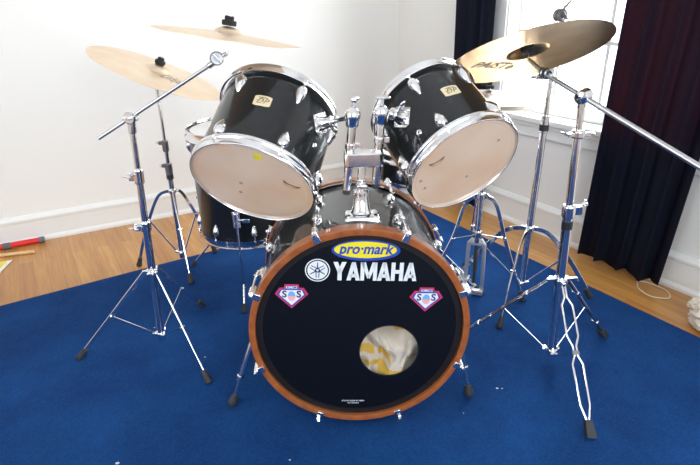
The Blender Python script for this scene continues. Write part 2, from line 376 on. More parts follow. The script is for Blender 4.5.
cymF, hF, mF = cymbal('hi_hat_cymbal', 'lower hi-hat cymbal, bell down, behind the right tom', HH+Z*(HZ-0.012), (-0.02, 0.0, -1), 0.178, 'bronze_soft', group='hi-hat pair')

# text placement angles are found from the direction in the cymbal's own axes
def ang_of(mt, wdir): q = mt.to_3x3().inverted() @ V(wdir); return math.atan2(q.y, q.x)
def flat_print(o, hf, mt, body, size, off, udir, vdir, under, matn, shear, offset, sx=1.0):
    inv = mt.to_3x3().inverted(); c = inv @ V(off); u_ = inv @ V(udir); v_ = inv @ V(vdir)
    for q in (c, u_, v_): q.z = 0
    u_.normalize(); v_ = (v_-u_*v_.dot(u_)).normalized()
    def f(u, v, w):
        p = c+u_*u+v_*v; return V((p.x, p.y, hf(p.length)+(-0.0013-0.0006-w if under else 0.0006+w)))
    b = MB(); text_mb(b, body, size, f, 0.0002, shear, offset, sx); obj('printed_logo', b, matn, o)
flat_print(cymB, hB, mB_, 'Zildjian', 0.110, (0.085, -0.060, 0), (1, 0.02, -0.3), (-0.1, 1, 0), False, 'ink_zil', 0.25, 0.0, 0.29)
flat_print(cymC, hC, mC, 'PAiSTe', 0.058, (-0.080, 0.082, 0), (0.159, 0.108, 0), (0.5, -0.83, 0), True, 'ink_purple', 0.1, 0.0012, 1.0)

# ------------------------------------------------------------------ small stand hardware
def wingnut(parent, p, n, name='wing_nut', s=1.0, m='chrome'):
    a, bb, n = basis(n); b = MB(); p = V(p)
    b.cyl(p, p+n*0.010*s, 0.005*s, seg=12, bev=0.001)
    for k in (-1, 1):
        b.sph(p+n*0.010*s+a*(0.011*s*k), 0.009*s, 0.0028*s, 0.0055*s, (a, bb, n), 12, 8)
    return obj(name, b, m, parent, world=True)
def rubber_foot(leg, p, d, r=0.0105, l=0.045):
    """p floor point, d direction up the leg"""
    d = V(d).normalized(); b = MB(); p = V(p)
    b.lathe([(0, 0), (r*1.05, 0.0), (r*1.25, 0.004), (r*1.2, l*0.3), (r*1.05, l*0.32), (r*1.1, l*0.42), (r*0.98, l*0.45), (r*1.0, l*0.6), (r*0.85, l), (0, l)], p, d, 16)
    return obj('rubber_foot', b, 'rubber', leg, world=True)
ZR = 0.0085   # top of the rug
def foot_dir(foot, top): return (V(top)-V(foot)).normalized()
def collar(b, p, n, r, h, bolt=None):
    p = V(p); n = V(n).normalized()
    b.cyl(p-n*h/2, p+n*h/2, r, seg=20, bev=0.002)
    if bolt is not None:
        d = V(bolt).normalized(); q_ = p+d*r*0.6
        b.box(q_+d*0.008, (0.009, 0.005, h*0.38), (d, n.cross(d), n))
def tilter(root, p, up, axis, scale=1.0):
    """toothed tilter: two discs side by side"""
    a = V(axis).normalized(); p = V(p); b = MB(); s = scale
    b.cyl(p-a*0.012*s, p-a*0.0015*s, 0.016*s, seg=28, bev=0.003); b.cyl(p+a*0.0015*s, p+a*0.012*s, 0.016*s, seg=28, bev=0.003)
    b.cyl(p-a*0.016*s, p+a*0.018*s, 0.006*s, seg=14, bev=0.001)
    t = obj('tilter', b, 'cast', root, world=True)
    wb = MB(); q_ = p+a*0.018*s; u = V(up).normalized()
    wb.box(q_+a*0.004, (0.004, 0.003, 0.014*s), (a, a.cross(u), (u*0.8+a.cross(u)*0.6).normalized())); obj('wing_screw', wb, 'chrome', t, world=True, bevel=0.001)
    return t
def felt_stack(root, p, n, cym_h):
    """rod through the cymbal, felts below and above, sleeve nut; p = cymbal centre plane"""
    n = V(n).normalized(); p = V(p)
    b = MB(); b.lathe([(0.0045, 0), (0.0175, 0), (0.0175, 0.010), (0.0045, 0.010)], p+n*(cym_h-0.014), n, 20, True); obj('lower_felt', b, 'felt', root, world=True)
    b = MB(); b.lathe([(0.0042, 0), (0.019, 0.0), (0.0205, 0.003), (0.0205, 0.012), (0.0185, 0.014), (0.0042, 0.014)], p+n*(cym_h+0.002), n, 20, True)
    b.lathe([(0.0042, 0), (0.013, 0.0), (0.013, 0.009), (0.011, 0.011), (0.0042, 0.011)], p+n*(cym_h+0.0165), n, 16, True); obj('upper_felt', b, 'felt', root, world=True)
    wingnut(root, p+n*(cym_h+0.028), n, s=0.75)
def bell_top(R, bell=0.20, bow=0.055): return bow*R+R*bell*0.40

def brace_leg(root, top, foot, lower, t_attach, w=0.013, t=0.005, path=None, up=None):
    rad = V((foot[0]-top[0], foot[1]-top[1], 0)).normalized(); side = rad.cross(Z)
    foot = V(foot); d = foot_dir(foot, path[-2] if path else top)
    end = foot+d*0.03
    pts = (arc3([V(p) for p in path[:-1]]+[end]) if path else [V(top), end])
    b = MB(); b.strip(pts, t, w, up=Z)
    lg = obj('leg', b, 'chrome', root, world=True)
    rubber_foot(lg, foot, d)
    # brace
    if path: at_ = V(path[t_attach])
    else: at_ = lerp(top, foot, t_attach)
    b = MB(); lo = V(lower)+rad*0.018
    b.strip([lo, at_], 0.003, 0.008, up=Z)
    b.cyl(at_-side*0.009, at_+side*0.009, 0.0035, seg=10); b.cyl(lo-side*0.008, lo+side*0.008, 0.0035, seg=10)
    obj('brace', b, 'chrome', root, world=True)
    return lg
def hub(root, p, r, n=3, angs=None, h=0.022, name='leg_collar'):
    b = MB(); p = V(p); b.cyl(p-Z*h/2, p+Z*h/2, r, seg=24, bev=0.003)
    for a in (angs or [0, 120, 240]):
        a = radians(a); d = V((cos(a), sin(a), 0)); b.box(p+d*(r+0.004), (0.008, 0.005, h*0.36), (d, Z.cross(d), Z))
    o = obj(name, b, 'chrome', root, world=True, bevel=0.0015); return o

# ---- stand 1: left boom stand
base = V((-0.687, 0.432, ZR)); topc = V((-0.650, 0.43, 0.812))
s1 = thing('boom_stand', 'chrome boom cymbal stand standing front left on the blue carpet', 'cymbal stand', base, 'cymbal stands')
ax1 = (topc-base).normalized()
def on1(z): return base+ax1*((z-base.z)/ax1.z)
b = MB(); b.cyl(on1(0.035), on1(0.475), 0.0128, seg=24, bev=0.001); obj('lower_tube', b, 'chrome', s1, world=True)
b = MB(); b.cyl(on1(0.47), on1(0.66), 0.0108, seg=20); obj('middle_tube', b, 'chrome', s1, world=True)
b = MB(); b.cyl(on1(0.65), on1(0.80), 0.0088, seg=20); obj('upper_tube', b, 'chrome', s1, world=True)
b = MB(); b.cyl(on1(0.455), on1(0.49), 0.0175, seg=24, bev=0.003); b.box(on1(0.47)+V((-0.022, 0, 0)), (0.012, 0.008, 0.013)); h1 = obj('height_clamp', b, 'chrome', s1, world=True, bevel=0.002); wingnut(h1, on1(0.47)+V((-0.03, -0.008, 0)), (-0.4, -1, 0), 'wing_screw')
b = MB(); b.cyl(on1(0.615), on1(0.665), 0.0155, seg=24, bev=0.004); b.box(on1(0.64)+V((-0.018, 0, 0)), (0.012, 0.007, 0.014)); h1 = obj('height_clamp', b, 'chrome', s1, world=True, bevel=0.002); wingnut(h1, on1(0.643)+V((-0.028, -0.006, 0)), (-0.6, -1, 0), 'wing_screw')
f1 = [V((-0.9593, 0.3751, ZR)), V((-0.4777, 0.2117, ZR)), V((-0.600, 0.700, ZR))]
hub(s1, on1(0.306), 0.019, angs=[math.degrees(math.atan2(f.y-base.y, f.x-base.x)) for f in f1]); hub(s1, on1(0.062), 0.016, name='lower_collar', h=0.014, angs=[math.degrees(math.atan2(f.y-base.y, f.x-base.x)) for f in f1])
b = MB(); b.cyl(on1(0.318)-V((0, 0.012, 0)), on1(0.318)-V((0, 0.03, 0.004)), 0.005, seg=12); b.sph(on1(0.312)-V((-0.004, 0.034, 0.0)), 0.013, 0.003, 0.008); obj('wing_screw', b, 'chrome', s1, world=True)
for f in f1:
    rad = V((f.x-base.x, f.y-base.y, 0)).normalized()
    brace_leg(s1, on1(0.306)+rad*0.026, f, on1(0.062), 0.5, w=0.014, t=0.005)
# boom
cl = V((-0.648, 0.43, 0.822)); tl = V((-0.381, 0.415, 0.972)); bd = (tl-cl).normalized(); tail = cl-bd*0.125
b = MB(); b.cyl(tail, tl, 0.0052, seg=14); obj('boom_arm', b, 'brushed', s1, world=True)
b = MB(); a_ = bd.cross(Z).normalized(); b.cyl(cl-a_*0.016, cl+a_*0.016, 0.019, seg=28, bev=0.004); b.cyl(on1(0.775), cl-Z*0.01, 0.0125, seg=20, bev=0.002); cb = obj('boom_clamp', b, 'chrome', s1, world=True)
wingnut(cb, cl+a_*0.016, a_, 'wing_screw'); wingnut(cb, cl-a_*0.016, -a_, 'wing_screw', 0.8)
b = MB(); b.cyl(tl-bd*0.02, tl+bd*0.004, 0.0085, seg=16, bev=0.001); obj('arm_socket', b, 'chrome', s1, world=True)
tp = tl+bd*0.010+Z*0.006; tilter(s1, tp, Z, (0.25, -1, 0.1), 1.2)
nA = V((0.177, 0.030, 0.983)).normalized(); rod0 = A_C-nA*0.045
b = MB(); b.cyl(tp+V((0.004, 0, 0)), rod0, 0.007, 0.006, seg=14, bev=0.001); b.cyl(rod0, A_C+nA*(bell_top(0.203)+0.03), 0.0035, seg=12); obj('cymbal_rod', b, 'chrome', s1, world=True)
felt_stack(s1, A_C, nA, bell_top(0.203))

# ---- arched tripod used by the straight stands
def arch_tripod(root, bpt, axis_pt, zhub, zlow, feet, w=0.014, rmid=0.55, hubr=0.017):
    ang = [math.degrees(math.atan2(f.y-bpt.y, f.x-bpt.x)) for f in feet]
    hub(root, axis_pt(zhub), hubr, angs=ang); hub(root, axis_pt(zlow), hubr*0.85, name='lower_collar', h=0.014, angs=ang)
    for f in feet:
        R_ = V((f.x-bpt.x, f.y-bpt.y, 0)); rl_ = R_.length; rad = R_/rl_; B = V((bpt.x, bpt.y, 0))
        path = [axis_pt(zhub)+rad*0.02, B+rad*rl_*0.30+Z*(zhub*0.93), B+rad*rl_*0.58+Z*(zhub*0.63), B+rad*rl_*0.82+Z*(zhub*0.30), f]
        brace_leg(root, path[0], f, axis_pt(zlow), 2, w=w, path=path)
# ---- stand 2: straight stand by left wall
base = V((-0.770, 1.080, 0.001)); top2 = V((-0.760, 1.08, 0.735))
s2 = thing('cymbal_stand', 'chrome straight cymbal stand near the left wall, under the ride cymbal', 'cymbal stand', base, 'cymbal stands')
ax2 = (top2-base).normalized()
def on2(z): return V((base2.x, base2.y, 0))+ax2*(z/ax2.z)
base2 = base.copy()
b = MB(); b.cyl(on2(0.045), on2(0.46), 0.0118, seg=20, bev=0.001); obj('lower_tube', b, 'chrome', s2, world=True)
b = MB(); b.cyl(on2(0.45), on2(0.56), 0.0095, seg=20); obj('middle_tube', b, 'chrome', s2, world=True)
b = MB(); b.cyl(on2(0.54), on2(0.835), 0.0075, seg=16); obj('upper_tube', b, 'chrome', s2, world=True)
for z0, z1, r_ in ((0.445, 0.50, 0.0155), (0.55, 0.60, 0.0135)):
    b = MB(); b.cyl(on2(z0), on2(z1), r_, seg=20, bev=0.003); b.box(on2(z1-0.012)+V((-0.018, 0, 0)), (0.009, 0.005, 0.008)); h_ = obj('height_clamp', b, 'cast', s2, world=True, bevel=0.0015); wingnut(h_, on2(z1-0.012)+V((-0.025, 0, 0)), (-1, -0.4, 0.3), 'wing_screw')
b = MB(); b.lathe([(0.0115, 0), (0.0150, 0), (0.0150, 0.02), (0.0115, 0.02)], on2(0.428), ax2, 20, True); obj('collar_ring', b, 'rubber', s2, world=True)
arch_tripod(s2, base2, on2, 0.372, 0.075, [V((-0.9826, 1.0981, 0.001)), V((-0.6894, 0.8892, ZR)), V((-0.640, 1.196, ZR))])
nB = V((0.41, 0.003, 0.912)).normalized(); tb = on2(0.84); tilter(s2, tb, Z, (0.1, -1, 0), 0.8)
b = MB(); b.cyl(tb, B_C-nB*0.012, 0.0055, seg=12); b.cyl(B_C-nB*0.012, B_C+nB*(bell_top(0.266)+0.03), 0.0035, seg=12); obj('cymbal_rod', b, 'chrome', s2, world=True)
felt_stack(s2, B_C, nB, bell_top(0.266))

# ---- stand 3: straight stand by the window
base3 = V((0.694, 0.68, 0)); top3 = V((0.712, 0.68, 0.87)); ax3 = (top3-base3).normalized()
def on3(z): return base3+ax3*(z/ax3.z)
s3 = thing('cymbal_stand', 'chrome straight cymbal stand in front of the window, left of the boom stand', 'cymbal stand', V((0.694, 0.68, ZR)), 'cymbal stands')
b = MB(); b.cyl(on3(0.045), on3(0.675), 0.0125, seg=22, bev=0.001); obj('lower_tube', b, 'chrome', s3, world=True)
b = MB(); b.cyl(on3(0.66), on3(1.05), 0.0085, seg=18); obj('upper_tube', b, 'chrome', s3, world=True)
b = MB(); b.cyl(on3(0.675), on3(0.735), 0.0150, seg=22, bev=0.002); obj('height_clamp', b, 'chrome', s3, world=True)
b = MB(); b.lathe([(0.012, 0), (0.0165, 0), (0.0165, 0.022), (0.012, 0.022)], on3(0.682), ax3, 22, True); obj('collar_ring', b, 'rubber', s3, world=True)
arch_tripod(s3, base3, on3, 0.30, 0.065, [V((0.964, 0.631, ZR)), V((0.5356, 0.4439, ZR)), V((0.457, 0.82, ZR))], w=0.018, hubr=0.018)
nD = V((-0.25, 0.30, 0.92)).normalized(); td = on3(1.065)
tilter(s3, td, Z, (0.3, -1, 0), 1.25)
b = MB(); b.cyl(td, D_C-nD*0.02, 0.008, seg=12, bev=0.001); b.cyl(D_C-nD*0.02, D_C+nD*(bell_top(0.1525)+0.03), 0.0035, seg=12); obj('cymbal_rod', b, 'chrome', s3, world=True)
felt_stack(s3, D_C, nD, bell_top(0.1525))

# ---- stand 4: right boom stand with double braced legs of bent rod
base4 = V((0.645, 0.240, 0)); top4 = V((0.622, 0.24, 0.86)); ax4 = (top4-base4).normalized()
def on4(z): return base4+ax4*(z/ax4.z)
s4 = thing('boom_stand', 'tall chrome boom cymbal stand at right with its foot at the front of the carpet', 'cymbal stand', V((0.645, 0.24, ZR)), 'cymbal stands')
b = MB(); b.cyl(on4(0.04), on4(0.53), 0.0148, seg=24, bev=0.001); obj('lower_tube', b, 'chrome', s4, world=True)
b = MB(); b.cyl(on4(0.52), on4(0.775), 0.0120, seg=24); obj('middle_tube', b, 'chrome', s4, world=True)
b = MB(); b.cyl(on4(0.77), on4(0.86), 0.0095, seg=20); obj('upper_tube', b, 'chrome', s4, world=True)
b = MB(); b.cyl(on4(0.525), on4(0.565), 0.0195, seg=24, bev=0.003); b.box(on4(0.548)+V((0.026, 0, 0)), (0.012, 0.010, 0.013)); h_ = obj('height_clamp', b, 'chrome', s4, world=True, bevel=0.002); wingnut(h_, on4(0.555)+V((0.035, -0.004, 0.008)), (0.7, -0.2, 0.7), 'wing_screw', 1.2)
b = MB(); b.lathe([(0.0148, 0), (0.0158, 0), (0.0158, 0.026), (0.0148, 0.026)], on4(0.490), ax4, 24, True); obj('maker_band', b, 'ink_dark', s4, world=True, label='black label band on the chrome tube')
b = MB(); b.cyl(on4(0.762), on4(0.785), 0.0185, seg=24, bev=0.003); b.box(on4(0.773)+V((0.0, -0.004, 0)), (0.032, 0.007, 0.006)); h_ = obj('height_clamp', b, 'chrome', s4, world=True, bevel=0.002); wingnut(h_, on4(0.775)+V((-0.030, -0.004, 0)), (-1, -0.3, 0.2), 'wing_screw'); wingnut(h_, on4(0.775)+V((0.030, -0.004, 0)), (1, -0.3, 0.2), 'wing_screw')
f4 = [V((0.624, -0.100, ZR)), V((0.8935, 0.3712, ZR)), V((0.365, 0.405, ZR))]
an4 = [math.degrees(math.atan2(f.y-base4.y, f.x-base4.x)) for f in f4]
hub(s4, on4(0.312), 0.022, angs=an4, h=0.026); hub(s4, on4(0.055), 0.019, angs=an4, h=0.016, name='lower_collar')
b = MB(); b.box(on4(0.325)+V((-0.03, -0.01, 0)), (0.018, 0.004, 0.005)); b.box(on4(0.325)+V((0.03, -0.012, 0)), (0.018, 0.004, 0.005)); obj('wing_screw', b, 'chrome', s4, world=True, bevel=0.002)
for f in f4:
    rad = V((f.x-base4.x, f.y-base4.y, 0)).normalized(); side = rad.cross(Z); tp_ = on4(0.312)+rad*0.03; d = foot_dir(f, tp_)
    Lg = (f-tp_).length-0.03; b = MB()
    for sg in (-1, 1):
        pr = [(0, .010), (1, .008)] if f is not f4[0] else [(0, .004), (.09, .004), (.15, .016), (.38, .016), (.45, .005), (.52, .005), (.58, .015), (.86, .013), (.95, .004), (1, .004)]
        b.tube([tp_-d*(Lg*t)+side*(sg*o_) for t, o_ in pr], 0.0032, 10)
    lg = obj('leg', b, 'chrome', s4, world=True)
    if f is not f4[0]:
        b = MB(); b.strip([tp_, tp_-d*Lg], 0.017, 0.003, up=side.cross(d)); obj('leg_web', b, 'rubber', lg, world=True)
        for tt_ in (0.25, 0.8):
            b = MB(); b.box(tp_-d*(Lg*tt_), (0.013, 0.005, 0.009), (side, d.cross(side), d)); obj('leg_clip', b, 'chrome', lg, world=True, bevel=0.001)
    # fluted square rubber foot
    a_, b_, d_ = side, d.cross(side), d; b = MB()
    for k in range(9):
        hh = 0.0045; b.box(f+d*(0.003+k*0.0052), (0.0135-0.0004*k-(0.0012 if k % 2 else 0), 0.0115-0.0003*k-(0.001 if k % 2 else 0), hh*0.62), (a_, b_, d_))
    obj('rubber_foot', b, 'rubber', lg, world=True)
    mid = tp_-d*(Lg*0.5); b = MB(); b.box(mid, (0.010, 0.004, 0.006), (a_, b_, d_)); obj('leg_clip', b, 'cast', lg, world=True, bevel=0.001)
    lo = on4(0.055)+rad*0.024; b = MB(); b.strip([lo, mid], 0.003, 0.008, up=Z); b.cyl(lo-side*0.012, lo+side*0.012, 0.004, seg=10); obj('brace', b, 'chrome', s4, world=True)
c4 = V((0.621, 0.24, 0.875)); t4 = V((0.548, 0.335, 0.925)); bd4 = (t4-c4).normalized()
b = MB(); b.cyl(c4, t4, 0.0060, seg=16); b.cyl(c4-bd4*0.01, c4-(t4-c4).normalized()*0.46, 0.0072, seg=16); obj('boom_arm', b, 'brushed', s4, world=True)
a_ = V((0.70, 0.70, 0.12)).normalized()
b = MB(); b.lathe([(0, 0), (0.004, 0), (0.005, 0.002), (0.013, 0.0035), (0.0175, 0.006), (0.0185, 0.009), (0.0185, 0.045), (0, 0.046)], c4-a_*0.022, a_, 32); b.cyl(on4(0.845), c4, 0.012, seg=20); cb = obj('boom_clamp', b, 'chrome', s4, world=True)
wingnut(cb, c4+a_*0.026, a_, 'wing_screw', 1.0)
nC = V((-0.1225, 0.4173, 0.9004)).normalized()
tilter(s4, t4, Z, (0.6, -0.8, 0), 1.0)
b = MB(); r0 = C_C-nC*0.012; b.cyl(t4, r0, 0.0068, 0.0058, seg=14, bev=0.001); b.cyl(r0, C_C+nC*(bell_top(0.2286, 0.25)+0.03), 0.0035, seg=12); obj('cymbal_rod', b, 'chrome', s4, world=True)
b = MB(); b.lathe([(0.004, 0), (0.016, 0), (0.016, 0.008), (0.004, 0.008)], C_C+nC*0.012, nC, 20, True); obj('rubber_seat', b, 'felt', s4, world=True)
felt_stack(s4, C_C, nC, bell_top(0.2286, 0.25))
wingnut(s4, t4+V((-0.02, -0.01, -0.006)), (-1, -0.3, -0.3), 'wing_screw')

# ---- stand 5: hi-hat
base5 = V((0.503, 0.70, 0)); ax5 = (V((0.506, 0.70, 0.8))-base5).normalized()
def on5(z): return base5+ax5*(z/ax5.z)
s5 = thing('hi_hat_stand', 'chrome hi-hat stand with foot pedal behind the bass drum at right', 'hi-hat stand', V((0.503, 0.70, ZR)))
b = MB(); b.cyl(on5(0.24), on5(0.60), 0.0120, seg=20, bev=0.001); obj('lower_tube', b, 'chrome', s5, world=True)
b = MB(); b.cyl(on5(0.58), on5(0.772), 0.0095, seg=18); b.cyl(on5(0.765), on5(0.776), 0.020, seg=22, bev=0.002); obj('upper_tube', b, 'chrome', s5, world=True)
b = MB(); b.cyl(on5(0.77), on5(0.90), 0.0032, seg=10); obj('pull_rod', b, 'chrome', s5, world=True)
b = MB(); b.lathe([(0.0035, 0), (0.0145, 0), (0.0145, 0.010), (0.0035, 0.010)], on5(HZ+0.034), ax5, 18, True); b.cyl(on5(HZ+0.046), on5(HZ+0.068), 0.0085, seg=16, bev=0.002); b.box(on5(HZ+0.055)+V((-0.022, -0.004, 0)), (0.011, 0.007, 0.008)); obj('clutch', b, 'felt', s5, world=True, bevel=0.001)
b = MB(); b.cyl(on5(0.59), on5(0.63), 0.0145, seg=20, bev=0.002); obj('height_clamp', b, 'chrome', s5, world=True)
ang5 = [-22, 192, 85]; hub(s5, on5(0.435), 0.0175, angs=ang5, h=0.028)
for a, Rr_ in zip(ang5, (0.20, 0.235, 0.22)):
    rad = V((cos(radians(a)), sin(radians(a)), 0)); f = base5+rad*Rr_+Z*ZR
    path = [on5(0.435)+rad*0.02, base5+rad*0.062+Z*0.405, base5+rad*0.105+Z*0.27, base5+rad*(Rr_*0.80)+Z*0.11, f]
    d = foot_dir(f, path[-2]); b = MB(); b.strip(arc3(path[:-1]+[f+d*0.03]), 0.005, 0.015, up=Z); lg = obj('leg', b, 'chrome', s5, world=True); rubber_foot(lg, f, d)
    b = MB(); b.strip([on5(0.275)+rad*0.012, path[2]], 0.008, 0.004); b.cyl(path[2]-rad.cross(Z)*0.008, path[2]+rad.cross(Z)*0.008, 0.004, seg=10); obj('brace', b, 'chrome', s5, world=True)
b = MB(); b.cyl(on5(0.262), on5(0.29), 0.018, seg=22, bev=0.003); obj('lower_collar', b, 'chrome', s5, world=True)
fx = V((0.92, -0.39, 0)).normalized(); fy = Z.cross(fx)
b = MB(); 
for sg in (-1, 1):
    b.strip([on5(0.255)+fx*(0.014*sg), on5(0.235)+fx*(0.030*sg), on5(0.12)+fx*(0.033*sg), on5(0.03)+fx*(0.034*sg)], 0.010, 0.016, up=fx)
b.box(on5(0.236), (0.032, 0.008, 0.007), (fx, fy, Z)); b.box(on5(0.022), (0.040, 0.016, 0.010), (fx, fy, Z)); fr = obj('pedal_frame', b, 'alloy', s5, world=True, bevel=0.002)
b = MB(); b.cyl(on5(0.06), on5(0.235), 0.006, seg=14)
for i in range(12): b.lathe([(0.007, 0), (0.010, 0.003), (0.007, 0.006)], on5(0.105+i*0.0085), ax5, 16)
obj('spring', b, 'rubber', s5, world=True)
pdir = V((-0.88, 0.47, 0)).normalized(); pside = Z.cross(pdir)
b = MB(); b.add([on5(0.075)+pdir*0.02+pside*-0.022, on5(0.075)+pdir*0.02+pside*0.022, on5(0.020)+pdir*0.17+pside*0.034, on5(0.020)+pdir*0.17-pside*0.034], []); 
tp4 = b.v[:]; b = MB(); b.add([p+Z*0.006 for p in tp4]+tp4, [(0, 1, 2, 3), (7, 6, 5, 4), (0, 4, 5, 1), (1, 5, 6, 2), (2, 6, 7, 3), (3, 7, 4, 0)]); obj('footboard', b, 'alloy', s5, world=True, bevel=0.002)
b = MB(); b.strip([on5(0.014), on5(0.014)+pdir*0.17], 0.05, 0.004, up=pside); obj('heel_plate', b, 'alloy', s5, world=True)

# ------------------------------------------------------------------ drums
def bezel(R, z0, z1):      # triple flanged chrome hoop between z0 (outer lip) and z1 (shell side flange)
    s_ = 1 if z1 > z0 else -1; h = abs(z1-z0)
    q = lambda r, k: (R+r, z0+h*k*s_)
    pts = [q(-0.0028, 0), q(-0.0012, 0.0), q(-0.0002, 0.05), q(-0.0004, 0.12), q(-0.0016, 0.20), q(-0.0018, 0.60), q(-0.0008, 0.68), q(0.0015, 0.72), q(0.0028, 0.80), q(0.0028, 1.0), q(0.001, 1.0), q(0.0002, 0.86), q(-0.003, 0.82), q(-0.0036, 0.70), q(-0.0036, 0.04)]
    return pts
def drum_lug(root, ang, z, R, s_, size=1.0, name='lug', rod_to=None):
    d = V((cos(ang), sin(ang), 0)); t = V((-sin(ang), cos(ang), 0)); b = MB(); c = d*R
    # teardrop casing: wide near the hoop, narrow away from it
    n_ = 14; vs = []; seg = 14
    for i in range(n_+1):
        u = i/n_; wd = 0.0135*size*(sin(pi*min(1, u*1.0)**0.62))**0.75 if 0 < u < 1 else 0.0005
        for j in range(seg+1):
            v = pi*j/seg; vs.append(c+t*(wd*cos(v))+d*(0.0025*0+1.25*wd*sin(v)-0.002)+Z*(z+s_*(0.022-0.050*u)*size))
    fs = [(i*(seg+1)+j, i*(seg+1)+j+1, (i+1)*(seg+1)+j+1, (i+1)*(seg+1)+j) for i in range(n_) for j in range(seg)]
    b.add(vs, fs); lg = obj(name, b, 'chrome', root)
    if rod_to is not None:
        b = MB(); p0 = c+d*0.009+Z*(z+s_*0.012); p1 = V((d.x*(R+0.0085), d.y*(R+0.0085), rod_to)); b.cyl(p0, p1+Z*(s_*0.006), 0.0028, seg=10)
        b.cyl(p1-Z*s_*0.002, p1+Z*s_*0.002, 0.0062, seg=14); b.box(p1+Z*s_*0.006, (0.0032, 0.0032, 0.005)); obj('tension_rod', b, 'chrome', lg)
    return lg
def badge(root, ang, z, R, w_, h_, rotn=0):
    def f(u, v, k): 
        th_ = ang+u/R; r = R+0.0006+k; return V((r*cos(th_), r*sin(th_), z+v))
    c = 0.003; b = MB()
    # subdivided so that it follows the shell
    us = [-w_/2+w_*i/8 for i in range(9)]; vs = []; 
    for i, u in enumerate(us):
        e = c if i in (0, 8) else (c*0.3 if i in (1, 7) else 0)
        for v in (-h_/2+e, h_/2-e): vs.append(f(u, v, 0.0004))
    b.add(vs, [(i*2, (i+1)*2, (i+1)*2+1, i*2+1) for i in range(8)]); bd_ = obj('badge', b, 'badge_cream', root)
    b = MB(); text_mb(b, 'YAMAHA', 0.0065, f, 0.0009, center=(0, h_*0.28), offset=0.0001); text_mb(b, 'DP', 0.024, f, 0.0009, shear=0.35, center=(-0.001, -0.002), offset=-0.0002)
    b.prism([(-0.016, -0.001), (0.004, 0.001), (0.004, 0.0022), (-0.016, 0.0002)], lambda u, v, k: f(u, v, 0.0009+k), 0.0001); obj('badge_print', b, 'ink_dark', bd_)
